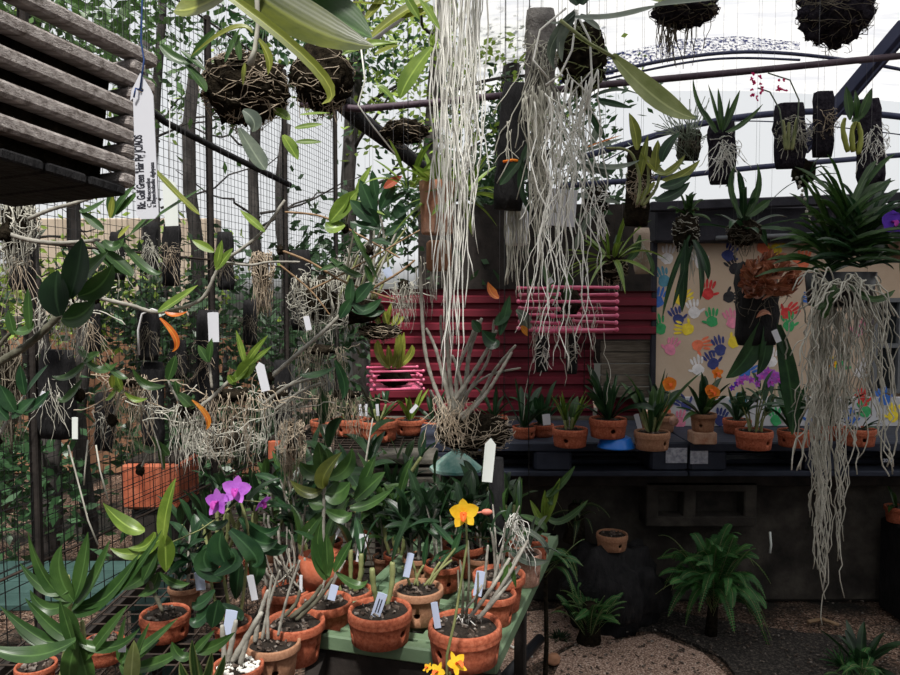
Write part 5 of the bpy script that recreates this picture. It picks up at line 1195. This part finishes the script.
for i in range(14): mb.blob(W(797+i*1.2+2*(i%2),178+i*4.2,2.55),(.006,.004,.006),.1,i,6,4)
mb.build('pod_chain','root_grey',t)
# copper bromeliad on dark mount
t,c,k,r=mount(757,262,757,345,40,2.65,'copper red bromeliad rosette on a large black slab beside the vanda',94,'charcoal',8,.1,'root_dark')
mb=MB(); cc=W(770,280,2.5); k=2.5/F
for i in range(170):
    a=rnd(r,0,2*PI); z=rnd(r,-.75,1); q=math.sqrt(1-z*z); n_=V((math.cos(a)*q,math.sin(a)*q,z)); p0=cc+V((n_.x*20*k,n_.y*20*k,n_.z*19*k)); dv=(n_*.5+V((rnd(r,-.8,.8),-.2,rnd(r,-.3,1)))).normalized()
    mb.leaf(p0-dv*.01,p0+dv*rnd(r,.022,.045),.028,n_,n_*.008,.3,5,'oval',rnd(r,-.6,.6))
mb.build('rosette','leaf_copper',t)
fanroot(t,2.45,[(771,315,756,318,6,{'bend':(0,-4)}),(760,285,790,283,5,{'bend':(0,-6)}),(762,300,792,298,4,{'bend':(0,-6)})],'brown_leaf','leaf_copper')
# drooping staghorn leaves
t=thing('drooping_orchid','plant with three huge drooping green leaves below the copper bromeliad','orchid',W(768,312,2.6))
fanroot(t,2.62,[(766,316,726,378,24,{'bend':(2,8),'shape':'lance','nrm':V((.3,-1,.3))}),(767,316,757,375,17,{'bend':(3,6),'shape':'lance'}),(778,325,792,435,20,{'bend':(6,10),'shape':'lance'}),(772,320,786,360,12,{'bend':(4,4),'shape':'lance'})],lm='leaf_deep')
MB().blob(W(769,313,2.64),(.02,.02,.02),.2,1).build('root_ball','moss',t); hwire(t,[W(769,313,2.64)])
ptag(774,330,779,342,6,2.5,'white tag hanging below the copper bromeliad',tip=False)
# the great vanda
D=1.9; t=thing('great_vanda','great vanda with dense green leaf fans and enormous tangle of hanging grey roots','orchid',W(845,300,D))
c=W(846,292,D)
for (x,y,w_) in ((830,235,.0),(862,228,.0),(846,215,.0)):
    mb=MB(); r=R(x); cc=W(x,y+28,D)
    for i in range(19):
        for s in (-1,1):
            u=i/18; p=W(x+(u-.5)*4, y+40-u*42, D+rnd(r,-.02,.02)); an=.15+.75*u; l=rnd(r,.12,.19)
            dv=V((s*math.cos(an)*rnd(r,.75,1.0), rnd(r,-.65,.5), math.sin(an)+rnd(r,-.1,.2))).normalized()
            mb.leaf(p,p+dv*l-V((0,0,.03*(1-u))),.017,V((0,-.5,.8)),V((0,0,.03)),.45,8,'strap')
    mb.build('leaf_fan',['leaf','leaf_deep','leaf'][[830,862,846].index(x)],t); 
MB().lathe([(.02,-.04),(.075,-.035),(.085,.05),(.078,.05),(.07,-.03),(.02,-.032)],c+V((0,.03,0)),16).build('basket','black_plastic',t)
fanroot(t,D-.08,[(835,285,812,305,7,{'bend':(0,10),'shape':'strap'}),(838,288,826,318,8,{'bend':(-6,6),'shape':'strap'}),(850,285,895,290,7,{'bend':(0,12),'shape':'strap'})],'drooping_leaf','leaf')
r=R(99)
mb=MB()
for i in range(95):
    x0=rnd(r,812,876); y0=rnd(r,272,305); x1=x0+ (x0-845)*.55+rnd(r,-10,8); y1=min(470,max(320,r.gauss(385,50))); a=W(x0,y0,D+rnd(r,-.07,.05)); b=W(x1,y1,D+rnd(r,-.10,.08))
    mb.tube(wig(a,b,r,.035,20,V((rnd(r,-.02,.03),0,0))),[rnd(r,.0012,.0021)]*21,4)
for i in range(30): 
    x0=rnd(r,828,868); a=W(x0,285,D-.05); b=W(x0+rnd(r,-40,40),rnd(r,290,330),D-.1); mb.tube(wig(a,b,r,.03,12,V((0,0,.03))),.0019,5)
mb.build('roots','root_grey',t)
mb=MB()
for i in range(34):
    y1=rnd(r,470,600); x1=820+rnd(r,-10,9)*(1-(y1-450)/300); strand(mb,rnd(r,808,838),rnd(r,300,360),x1,y1,D+rnd(r,-.04,.04),r,rnd(r,.0014,.0024),.03,26)
strand(mb,822,330,825,618,D,r,.0022,.03,30); strand(mb,818,330,821,600,D,r,.0022,.03,30)
mb.build('long_roots','root_grey',t)
mb=MB()
for i in range(10): strand(mb,rnd(r,835,852),rnd(r,310,360),841+rnd(r,-5,5),rnd(r,450,560),D-.02+rnd(r,-.03,.03),r,rnd(r,.0014,.0022),.03,24)
strand(mb,846,330,843,600,D,r,.002,.035,30)
for q in ([(880,300),(890,350),(882,380),(895,420)],[(868,330),(872,400),(868,440),(886,470)],[(870,340),(875,420),(878,450),(890,475)]): mb.tube(wig(W(*q[0],D),W(*q[-1],D),r,.03,20),.002,5)
mb.build('side_roots','root_grey',t)
hwire(t,[c+V((s*.07,.03,.05)) for s in (-1,1)])
t=thing('hanging_vanda','violet blue flower with leaves at the right edge beneath the roof','orchid',W(897,245,1.9))
flower(t,W(892,222,1.85),.058,R(5),'violet','magenta',(0,-1,.1),w=.75); flower(t,W(908,226,1.86),.058,R(6),'violet','magenta',(0,-1,.1),w=.75)
fan(t,W(905,255,1.9),14,.16,R(7),.018,'leaf',(-.2,1.3),.4,'strap'); MB().lathe([(.001,0),(.03,0),(.04,.05),(.001,.045)],W(905,262,1.9)).build('pot','hanging_clay',t); hwire(t,[W(905,240,1.9)])
# small plants hanging in the lower right, behind the long roots
t=thing('yellow_flowered_orchid','orchid with thin leaves and pale roots hanging behind the long grey roots','orchid',W(828,400,2.6)); fan(t,W(828,412,2.6),18,.16,R(98),.012,'leaf_grey',(.2,1.5),.3,'strap'); mb=MB(); roots(mb,W(828,410,2.6),(.05,.03,.03),.1,22,R(97),.0014); mb.build('roots','root_grey',t); hwire(t,[W(828,405,2.6)])
for i in range(5): flower(t,W(816+i*4,368-4*(i%3),2.58),.035,R(i),'yellow','lip_orange',(0,-1,.1),w=.5)
# black post with small white rooted orchid (centre front)
t=thing('black_post','black rough post behind the green bench with a small white rooted orchid tied on','post',V((W(497,500,1.97).x,1.97,.74)))
px_=W(496,500,1.97).x
MB().tube([V((px_,1.97,.741)),V((px_+.004,1.97,.9)),V((px_,1.97,W(497,458,1.97).z))],[.021,.024,.020],10).build('post','charcoal',t)
mb=MB(); r=R(3)
for i in range(18): strand(mb,rnd(r,505,520),rnd(r,512,520),rnd(r,500,538),rnd(r,535,570),1.85+rnd(r,-.03,.03),r,.0015,.025,10)
mb.build('roots','root_white',t)
ptag(491,438,487,482,11,1.8,'tall white blank pointed tag standing on the black post','tag_pale')
# ================================================================ LEFT: FENCE MOUNTS
FM = [ # x0,y0,x1,y1,w,label
(58,350,56,438,34,'wide black charcoal slab low on the fence beside a white tag'),
(93,302,92,352,18,'small black slab on the fence beneath the round near leaves'),
(148,308,149,360,20,'black slab high on the fence under the white wire loop'),
(152,362,153,448,26,'long black slab hanging below the wire loop slab'),
(208,310,207,412,26,'tall black slab on the fence below the pale torn tag'),
(178,340,179,378,18,'small black slab left of the tall slab with torn tag'),
(151,222,151,275,14,'narrow black slab right of the big name tag'),
(172,224,171,286,20,'black slab hanging right of the narrow one above the fence rail'),
(250,300,250,345,16,'black slab behind the tan hanging root bundle'),
(105,392,104,450,20,'black slab with trailing roots left of the long slab'),
(20,240,22,290,24,'black slab hidden by grey dry moss at the left edge'),
(225,232,226,290,18,'black slab in shade left of the tan root bundle'),
(118,232,118,280,16,'dark slab behind the orchid leaves under the slatted basket'),
(282,360,284,430,20,'black slab wrapped with roots low right on the fence'),
(300,250,302,330,26,'dark slab with a mass of crossing canes at centre left')]
import itertools
for i,(x0,y0,x1,y1,w_,lab) in enumerate(FM):
    # distance of the fence seen at this column
    lo,hi=1.1,4.4
    for _ in range(30):
        m_=(lo+hi)/2; fx=FA.x+(m_-FA.y)*(FB.x-FA.x)/(FB.y-FA.y)
        if W(x0,300,m_).x < fx: hi=m_
        else: lo=m_
    d=lo-.10; sc=1
    mount(x0,y0,x1,y1,w_*rnd(R(i),.8,1.05),d,lab,300+i,'charcoal',rnd(R(i+9),12,26).__int__(),rnd(R(i+5),.08,.2),['root_grey','root_tan','root_dark'][i%3],tangle_n=12,rad=.0008)
# dry grey moss clumps at the left
for x,y,w_,h,d,lab,m_ in ((14,225,46,60,1.35,'clump of dry grey moss at the left edge under the slatted basket','root_grey'),(262,268,22,40,1.9,'tan fibrous root bundle hanging in the middle left','root_tan'),(292,440,26,50,2.1,'tall tan fibrous root bundle behind the dark leaves','root_tan'),(8,380,30,90,1.5,'dark tangle of roots at the left edge','root_dark'),(225,440,70,30,2.0,'tangle of pale roots under the white curved cane','root_grey'),(320,300,60,60,2.3,'dense tangle of twigs and roots at centre left','root_grey'),(355,280,50,60,2.6,'bundle of grey twigs left of the root curtain','cane')):
    t=thing('root_bundle',lab,'roots',W(x,y,d)); k=d/F; r=R(int(x)); mb=MB(); MB().blob(W(x,y,d),(w_*k*.25,w_*k*.2,h*k*.35),.3,int(x)).build('core','moss',t)
    tangle(mb,W(x,y,d),(w_*k/2,w_*k*.3,h*k/2),60,r,.0012)
    roots(mb,W(x,y-h*.3,d),(w_*k*.45,w_*k*.3,h*k*.2),h*k*(1.5 if m_=='root_tan' else 1.1),70,r,.0012,.5,.02,10,clump=.7)
    mb.build('roots',m_,t); hwire(t,[W(x,y-h*.3,d)])
# long stems and canes with leaves, placed one by one
def stemplant(name,label,stems,leaves,lm,d,m='cane',extra=None,cat='orchid'):
    x,y=stems[0][0][0][:2]; t=thing(name,label,cat,W(x,y,d)); r=R(int(x+y))
    for P_,q in stems: cane(t,pts_px(P_,d),q,q*.75,r,m,max(4,len(P_)*3),'cane')
    b_=W(x,y,d); MB().blob(b_,(.010,.010,.014),.3,int(x)%9).build('root_ball','moss',t); hwire(t,[b_])
    if leaves: fanroot(t,d-.015,leaves,lm=lm)
    if extra: fanroot(t,d-.03,extra[1],'odd_leaf',extra[0])
    return t
stemplant('near_caned_orchid','near cane rising from the left edge with round dark green leaves',[([(-20,375),(0,362),(30,343),(60,315)],.0058),([(-20,385),(0,345),(14,330)],.003)],
 [(62,318,95,300,26,{'bend':(2,6)}),(78,296,113,264,22,{'bend':(4,6)}),(75,285,108,252,18,{}),(30,330,28,288,11,{}),(14,330,34,322,13,{'bend':(2,5)}),(14,335,8,310,10)],'leaf',.95,'cane_dark',extra=('leaf_dark',[(60,316,58,270,31,{'bend':(-3,0),'nrm':V((0,-1,.2))}),(70,298,82,238,28,{'bend':(2,0),'nrm':V((0,-1,.3))})]))
stemplant('near_caned_orchid','curved pale cane under the slatted basket with arching green leaves',[([(5,233),(30,240),(60,243),(100,240)],.0042),([(28,219),(50,210),(75,203),(95,197)],.0035)],
 [(80,212,106,199,9,{'bend':(0,3)}),(80,210,104,230,9,{'bend':(4,4)}),(112,218,110,190,9,{}),(114,216,136,184,10,{'bend':(-4,2)}),(116,215,140,190,8),(104,240,124,238,13,{'bend':(0,8)}),(95,242,133,276,15,{'bend':(8,8)}),(120,240,162,272,11,{'bend':(4,12),'shape':'lance'}),(92,250,120,275,13,{'bend':(10,4)}),(125,238,205,187,7,{'bend':(8,-6),'shape':'lance'}),(130,235,150,215,6)],'leaf',1.2,extra=('leaf_yellow',[(110,218,113,195,6),(150,165,200,215,7,{'bend':(6,8),'shape':'strap'}),(118,238,130,225,6)]))
stemplant('caned_orchid','long brown and white cane sweeping across the upper middle left',[([(95,297),(130,305),(160,312),(200,300),(215,275),(222,262),(240,250),(262,232),(285,200)],.0042),([(222,262),(250,265),(270,262),(300,262)],.003)],
 [(158,312,198,285,12,{'bend':(-3,3)}),(216,270,233,248,9),(216,268,222,240,8),(214,252,192,240,9,{}),(265,232,240,210,8)],'leaf_bright',1.5,extra=('leaf_orange',[(160,318,172,352,7,{'bend':(10,4),'shape':'lance'}),(165,312,188,311,6,{'bend':(0,4)})]))
stemplant('caned_orchid','pale cane curving up with yellow green leaves left of a white tag',[([(186,411),(205,403),(225,385),(245,365)],.005)],
 [(245,365,236,330,8,{'shape':'lance'}),(246,364,268,335,8,{'shape':'lance','bend':(-3,2)}),(248,366,272,346,7,{'shape':'lance'}),(238,378,256,358,16),(232,382,250,366,13),(228,375,236,385,8)],'leaf_bright',1.65)
stemplant('caned_orchid','small orchid with dark leaf and orange withered leaf near the middle left',[([(182,412),(178,400),(170,385),(168,378)],.003),([(212,388),(210,370),(208,360)],.003)],
 [(168,380,176,355,11,{}),(165,386,132,368,9,{'bend':(-2,8)}),(176,392,190,408,12,{'bend':(6,4)}),(208,362,198,345,9,{}),(209,362,212,338,9,{}),(178,395,175,380,6)],'leaf',1.62,extra=('leaf_orange',[(192,400,206,430,6,{'bend':(8,2)})]))
stemplant('caned_orchid','pale long cane with dark folded leaves at the centre left',[([(270,378),(300,352),(325,330),(350,305),(362,292)],.0055),([(262,405),(290,385),(318,378)],.0045),([(275,410),(300,392),(322,383)],.004)],
 [(350,305,352,278,13,{}),(355,302,372,282,14,{}),(352,310,382,298,12,{'bend':(0,6)}),(340,318,352,298,11),(300,375,335,367,10,{'bend':(0,4),'shape':'lance'}),(335,360,342,400,11,{'bend':(6,4)}),(350,300,385,310,9,{'bend':(0,8)}),(362,294,375,285,8)],'leaf_deep',1.8)
stemplant('caned_orchid','thin brown cane crossing down right from the trees',[([(280,250),(310,262),(345,282),(395,300)],.004),([(285,212),(320,216),(350,230),(400,258)],.0035),([(310,290),(350,270),(420,230)],.003),([(370,290),(400,272),(415,260)],.004),([(280,265),(310,290),(330,315)],.003)],
 [(352,230,378,280,7),(330,258,362,275,7,{'bend':(4,6),'shape':'strap'}),(365,265,372,285,8),(320,270,345,262,6)],'leaf',2.2,'cane_brown')
stemplant('mounted_orchid','drooping green leafed orchid on the wide charcoal slab',[([(80,395),(78,375),(85,365)],.004)],
 [(85,362,52,376,11,{'bend':(0,8)}),(85,360,118,362,11,{'bend':(0,10)}),(82,380,58,398,12,{'bend':(-2,9)}),(105,363,128,378,8,{'bend':(2,5)}),(88,358,78,350,8),(83,362,100,352,10)],'leaf',1.55)
stemplant('mounted_orchid','small yellowing orchid right of the drooping green one',[([(112,420),(118,400),(122,385)],.0025)],
 [(118,385,105,400,7,{'bend':(0,4)}),(122,390,115,372,8),(125,392,148,398,6,{'bend':(0,5)}),(120,392,112,380,7)],'leaf_bright',1.62,extra=('leaf_yellow',[(112,375,112,388,6)]))
stemplant('caned_orchid','dark leaved plant at the left edge in shadow',[([(-5,440),(12,415),(25,395)],.004)],
 [(25,395,20,365,13,{}),(25,395,48,365,12,{}),(15,410,50,390,15,{'bend':(0,8)}),(15,412,0,385,16),(12,418,35,398,15),(8,420,-10,400,14)],'leaf_deep',1.35)
stemplant('caned_orchid','bright arching leaf dangling beside the long black slab',[([(140,470),(150,450),(158,440)],.003)],
 [(160,445,130,437,9,{'bend':(4,10)}),(150,436,168,455,8,{'bend':(6,6)}),(160,445,165,470,8)],'leaf',1.75)
stemplant('caned_orchid','dense leafy orchid with a red leaf left of the hanging clay pot',[([(370,250),(372,225),(378,200)],.005),([(385,250),(383,230),(380,215)],.004)],
 [(375,215,360,180,16,{}),(372,222,350,200,15,{}),(380,210,395,180,12,{}),(378,225,365,208,16,{}),(390,220,412,205,9,{}),(385,235,405,225,9,{}),(380,230,350,222,10),(395,205,405,222,12),(372,240,392,245,12),(376,200,372,170,10),(385,205,410,190,8)],'leaf_deep',2.0,extra=('leaf_red',[(384,188,402,176,9,{})]))
stemplant('caned_orchid','bright green leaves left of the dense red leafed orchid',[([(345,228),(350,205),(358,190)],.004)],
 [(345,225,326,222,18,{'bend':(-2,4)}),(330,222,358,190,18,{}),(355,195,372,165,9,{'shape':'lance'}),(352,200,385,215,6,{}),(340,215,350,192,10)],'leaf_bright',2.1)
mid_canes=thing('cane_thicket','thicket of thin grey and green pseudobulbs at the centre left','orchid',W(350,300,2.4)); r=R(17)
for i in range(20): x=rnd(r,335,375); cane(mid_canes,pts_px([(x,300),(x+rnd(r,0,15),270),(x+rnd(r,8,34),rnd(r,225,255))],2.4+rnd(r,-.1,.1)),.005,.003,r,['cane_green','cane','cane_dark'][i%3],5)
MB().blob(W(352,308,2.45),(.10,.06,.05),.2,3).build('root_ball','moss',mid_canes); hwire(mid_canes,[W(352,305,2.4)])
for x,y,w_,l_,d,m_,lab in ((190,408,40,70,1.62,'root_grey','thin trailing roots under the pale curved cane'),(232,395,70,80,1.75,'root_tan','wide veil of thin trailing roots in the middle of the fence'),(275,395,60,70,1.95,'root_grey','thin roots trailing behind the long pale cane'),(130,380,50,80,1.65,'root_tan','thin roots trailing over the long black slab'),(320,350,60,90,2.2,'root_dark','dark thin roots trailing at centre left'),(345,395,60,60,2.4,'root_tan','thin roots trailing left of the small pink basket'),(60,300,50,60,1.5,'root_grey','thin grey roots behind the round dark leaves'),(404,285,24,45,2.3,'root_grey','thin roots right of the grey twig bundle')):
    t=thing('root_veil',lab,'roots',W(x,y,d)); k=d/F; r=R(int(x+7)); mb=MB(); MB().blob(W(x,y,d),(w_*k*.22,.02,.015),.4,int(x)%7,16,8).build('core','moss',t)
    roots(mb,W(x,y,d),(w_*k*.45,.03,.02),l_*k,60,r,.0009,.8,.03,12,clump=-.3)
    for i in range(12): a_=W(x+rnd(r,-w_/2,w_/2),y+rnd(r,-5,20),d); mb.tube(wig(a_,a_+V((rnd(r,-.14,.14),0,rnd(r,-.05,.07))),r,.03,9),.0014,4)
    mb.build('roots',m_,t); hwire(t,[W(x,y,d)])
# hanging tags on the left
for q in [(169,178,172,226,14,2.0,'pale white tag on a string behind the big name tag','tag_pale',0),(213,312,214,342,11,1.75,'torn white tag above the tall black slab','tag',0),(259,362,266,391,9,1.6,'white pointed tag hanging left of the long pale cane','tag',0),(75,417,75,439,6,1.5,'narrow white tag on the wide charcoal slab','tag_pale',0),(45,392,38,406,6,1.5,'slanted pale tag strip on the fence left of the wide slab','tag',0),(306,316,309,330,6,2.0,'tiny white tag near the twigs at centre left','tag',0),(386,268,390,277,8,2.2,'tiny pale blue tag in the twig bundle','tag_blue',0),(549,278,552,283,5,1.8,'tiny tag above the large pink basket','tag',0),(66,10,70,20,10,1.3,'small blue grey tag behind the slatted basket','tag_blue',0)]:
    t=ptag(*q[:6],q[6],q[7],tip=q[0] in (169,259)); 
rope([(170,98),(169.5,140),(169,180)],2.0,'pipe_white','white string holding the pale tag behind the name tag',.0012,'string','string')
rope([(139,355),(138,330),(142,314),(152,309),(160,312)],1.5,'pipe_white','white curved wire loop on the fence left of the orange withered leaf',.0022)
for q in [((408,60),(408,300),2.1,'black vertical wire left of the hanging clay pot'),((528,285),(529,500),1.95,'black vertical wire right of the big root ball'),((504,380),(504,450),2.1,'thin wire above the big root ball'),((585,240),(584,400),2.3,'thin black wire right of the root curtain'),((587,0),(587,40),1.6,'short wire at the top above the round basket')]:
    a=W(*q[0],q[2]); b=W(*q[1],q[2]); tag(MB().tube([V((a.x,a.y,2.7)),a,b],.0014,5).build('hanging_wire','wire'),q[3],'wire')
for i,q in enumerate([[(68,445),(75,470),(88,520),(98,545)],[(96,445),(100,470),(108,500)],[(88,440),(85,470),(84,485)],[(150,420),(160,450),(163,470)],[(188,415),(210,445),(225,475)]]): rope(q,1.4+.1*i,'root_grey',['long pale root trailing to the lower left leaves','pale root trailing right beside the longest one','short grey root trailing on the lower fence','pale root hanging from the long black slab','pale root trailing from the white curved cane'][i],.0017,'trailing_root','root')
# ================================================================ BACKGROUND TREES
def tree(name,label,x,y,h,rt,cr,n,seed,lm,leafs=.09,crz=None,cat='tree',trunk=True,tm='trunk'):
    rt*=.7
    t=thing(name,label,cat,V((x,y,0))); r=R(seed)
    if trunk: MB().tube([V((x+.05*math.sin(i),y,h*i/8)) for i in range(9)],[rt*(1.1-.05*i)*(1+.1*r.random()) for i in range(9)],9).build('trunk',tm,t)
    for b in range(6):
        mb=MB(); a=r.random()*6.3; p=V((x,y,h*rnd(r,.5,.95))); mb.tube(wig(p,p+V((math.cos(a)*cr,math.sin(a)*cr*.5,rnd(r,.1,.6))),r,.06,8),[rt*.25*(1-.09*i) for i in range(9)],5)
        mb.build('branch',tm,t)
    mb=MB(); cz=crz or (h*.75,h*.35)
    for i in range(n):
        v=V((r.gauss(0,.42),r.gauss(0,.3),r.gauss(0,.45))); p=V((x+v.x*cr,y+v.y*cr,cz[0]+v.z*cz[1]))
        q=noise.noise(p*2.2+V((seed,0,0)))
        if q<-.08: continue
        d=V((rnd(r,-1,1),rnd(r,-1,1),rnd(r,-.9,.5))).normalized()*leafs*rnd(r,.6,1.3); sd=d.cross(V((rnd(r,-1,1),rnd(r,-1,1),rnd(r,-1,1)))).normalized()*leafs*.22
        n0=len(mb.v); mb.v+=[p,p+d*.5+sd,p+d,p+d*.5-sd]; mb.f.append((n0,n0+1,n0+2,n0+3))
    mb.build('foliage',lm,t,False); return t
TT=[('tree','slim dark trunked tree beyond the fence at the far left',-3.2,5.2,3.6,.09,1.2,1500,'leaf_bright',.08,None),
('tree','tree with dark trunk beyond the fence right of the name tag',-1.9,4.9,3.8,.05,.9,1000,'leaf',.08,(3.1,.6)),
('tree','tree with thick dark trunk left of the white sky gap',-1.35,5.3,3.8,.06,.8,1000,'leaf_deep',.08,(3.3,.5)),
('tree','grey trunk tree standing inside the white sky gap',-.72,5.6,3.8,.09,.7,700,'leaf_deep',.08,(3.3,.4)),
('tree','tree behind the long root curtain with sunlit leaves',-.10,5.4,4.0,.09,1.2,2600,'leaf_bright',.07,(3.2,.7)),
('tree','dark tree behind the two hanging logs',.45,5.8,3.9,.12,1.1,3600,'leaf_deep',.08,(2.7,1.0)),
('bush','bush beyond the fence with yellow green leaves at the left',-2.6,4.6,1.9,.03,1.2,2400,'leaf_bright',.07,(1.55,.45)),
('bush','low dark green bush beyond the lower fence at left',-2.4,3.6,1.2,.03,1.1,3200,'leaf_deep',.08,(.7,.5)),
('bush','dark bush between the trees and the red sheet',-.85,4.8,1.7,.03,.7,2600,'leaf_dark',.08,(1.55,.55)),
('bush','dark low bush behind the far pots at centre left',-1.35,4.3,1.2,.03,.8,3000,'leaf_dark',.08,(.75,.45)),
('bush','bush behind the mounts at the middle of the fence',-1.65,4.2,1.7,.03,.8,3400,'leaf_dark',.07,(1.3,.5)),
('bush','dark shrub above the red sheet behind the pink baskets',.35,5.2,2.4,.03,1.0,3800,'leaf_dark',.09,(2.1,.4)),
('tree','tree overhanging the top left corner behind the slatted basket',-2.0,3.6,3.4,.06,1.0,1300,'leaf',.08,(2.9,.5))]
for i,q in enumerate(TT): tree(q[0],q[1],q[2],q[3],q[4],q[5],q[6],int(q[7]*1.0),500+i,q[8],q[9],q[10],cat='tree' if q[0]=='tree' else 'bush')
for x,y,hh,rt,lab in ((-2.45,6.0,3.6,.07,'bare thin trunk far beyond the fence at left'),(-1.55,4.5,2.9,.055,'bare dark stump like trunk right beyond the fence centre'),(-1.05,4.7,2.6,.05,'thin brown trunk left of the sky gap'),(-1.95,3.9,2.4,.05,'dark trunk beyond the fence behind the torn tag'),(-2.75,4.2,2.4,.05,'dark trunk beyond the fence behind the round near leaves')):
    r=R(int(x*100)); tag(MB().tube([V((x+.03*math.sin(i*1.7),y,hh*i/8)) for i in range(9)],[rt*.75*(1.1-.05*i)*(1+.25*r.random()) for i in range(9)],10).build('bare_tree','trunk'),lab,'tree')
# building, tiles and clutter beyond the fence
b=thing('garden_wall','sunlit orange brown wall seen through the fence','wall',V((-3.4,6.2,0))); MB().box((-3.4,6.4,.65),(3.6,.15,1.3),None,.01).build('masonry','orange_wall',b,False); MB().box((-3.4,6.4,1.33),(3.7,.2,.06),None,.01).build('coping','block',b,False)
tag(MB().box((-3.3,7.4,1.15),(2.0,.2,2.3),None,.01).build('rendered_wall','render_wall',None,False),'pale rendered wall further beyond the fence','wall')
for x,y,z,lab in ((162,480,.42,'square terracotta planter beyond the fence'),(285,448,.6,'small orange pot seen behind the tan root bundle')):
    p=W(x,y,3.0 if x<200 else 3.4); s_=.23 if x<200 else .13
    t=thing('square_planter',lab,'pot',p); MB().box(p,(s_,s_,s_*.8),None,.012).build('planter','terracotta',t,False); MB().box(p+V((0,0,s_*.4)),(s_*.9,s_*.9,.02),None,.004).build('potting_mix','bark',t,False); MB().box(V((p.x,p.y,(p.z-s_*.4)/2)),(s_*.8,s_*.8,p.z-s_*.4),None,.01).build('foot','wood_dark',t,False)
tb=thing('teal_table','weathered teal plank table beyond the lower fence','table',V((-2.0,2.9,0)))
for i in range(4): MB().box((-1.75,2.55+i*.11,.44),(1.5,.10,.025),None,.004).build('plank','teal',tb,False)
for x in (-2.4,-1.1):
    for y in (2.58,2.85): MB().box((x,y,.213),(.05,.05,.426)).build('leg','teal',tb,False)
st_=thing('tile_stack','stack of mossy dark tiles behind the middle foliage','tiles',W(405,480,2.9))
for i in range(5): MB().box(W(405,492-i*9,2.9)+V((.01*(i%2),0,0)),(.26,.22,.024),None,.005).build('tile','block',st_,False)
MB().box(V((W(405,492,2.9).x,2.9,W(405,497,2.9).z/2)),(.22,.2,W(405,497,2.9).z),None,.01).build('base','wood_dark',st_,False)
# ================================================================ GROUPS
for o in list(bpy.data.objects):
    if o.parent or 'label' not in o: continue
    n = o.name.split('.')[0]; l = o.location; g = None
    if n == 'potted_orchid':
        if l.y > 3.0 and l.z > .85: g = 'flowerpots on the black pallets'
        elif l.y > 3.0 and l.z > .7: g = 'flowerpots on the far bench'
        elif abs(l.z-.74) < .01: g = 'flowerpots on the green bench'
        elif l.z > .6 and l.y < 1.9 and l.z > .66: g = 'flowerpots on the front left bench'
        elif l.z > .6: g = 'flowerpots on the rear bench'
    elif n == 'mounted_orchid': g = 'orchids mounted on slabs of bark and charcoal'
    elif n in ('hanging_orchid', 'hanging_vanda'): g = 'orchids hanging from the roof'
    elif n == 'hanging_basket': g = 'dark baskets at the top right'
    elif n == 'pink_basket': g = 'pink rod baskets'
    elif n == 'plant_tag': g = 'white plant tags'
    elif n == 'caned_orchid': g = 'long caned orchids along the fence'
    elif n in ('root_bundle', 'root_veil', 'trailing_root'): g = 'dry roots hanging along the fence'
    elif n in ('tree', 'bare_tree', 'bush'): g = 'trees and bushes beyond the fence'
    elif n == 'roof_hoop': g = 'hoops of the film roof'
    elif n == 'roof_pipe': g = 'roof pipes'
    elif n == 'hanging_wire': g = 'hanging wires'
    elif n == 'wire_bench': g = 'dark wire benches'
    elif n == 'plastic_pallet': g = 'black plastic pallets'
    elif n == 'red_metal_sheet': g = 'red corrugated sheets'
    elif n == 'small_fern': g = 'small ferns on the ground'
    elif n == 'hanging_log': g = 'logs hanging at the top centre'
    elif n == 'paving_slab': g = 'paving slabs'
    elif n == 'flower_spike': g = 'yellow flowered plants at the front'
    if g: o['group'] = g
# ================================================================ LIGHT
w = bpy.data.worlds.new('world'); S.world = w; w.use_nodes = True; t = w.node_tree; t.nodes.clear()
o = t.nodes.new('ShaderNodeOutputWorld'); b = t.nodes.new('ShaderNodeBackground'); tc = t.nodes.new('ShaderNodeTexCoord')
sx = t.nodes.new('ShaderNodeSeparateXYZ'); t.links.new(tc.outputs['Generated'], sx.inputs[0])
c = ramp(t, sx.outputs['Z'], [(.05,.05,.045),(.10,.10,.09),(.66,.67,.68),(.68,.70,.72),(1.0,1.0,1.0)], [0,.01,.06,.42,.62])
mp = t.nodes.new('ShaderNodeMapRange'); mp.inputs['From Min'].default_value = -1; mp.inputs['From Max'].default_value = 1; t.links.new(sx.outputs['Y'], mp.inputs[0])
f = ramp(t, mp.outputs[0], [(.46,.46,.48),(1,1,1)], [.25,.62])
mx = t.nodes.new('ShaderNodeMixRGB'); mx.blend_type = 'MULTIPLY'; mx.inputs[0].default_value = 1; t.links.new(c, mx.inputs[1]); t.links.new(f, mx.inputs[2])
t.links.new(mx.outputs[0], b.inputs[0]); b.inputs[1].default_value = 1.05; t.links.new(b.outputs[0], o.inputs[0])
sl = bpy.data.lights.new('sun', 'SUN'); sl.energy = 4.5; sl.angle = math.radians(6); sl.color = (1,.97,.92)
so = bpy.data.objects.new('sun', sl); COL.objects.link(so)
so.rotation_euler = V((.07,.66,-1.12)).to_track_quat('-Z','Y').to_euler()
so['kind'] = 'structure'
vs = S.view_settings; vs.view_transform = 'Standard'; vs.look = 'None'; vs.gamma = 1; vs.exposure = 0.2; vs.use_curve_mapping = False
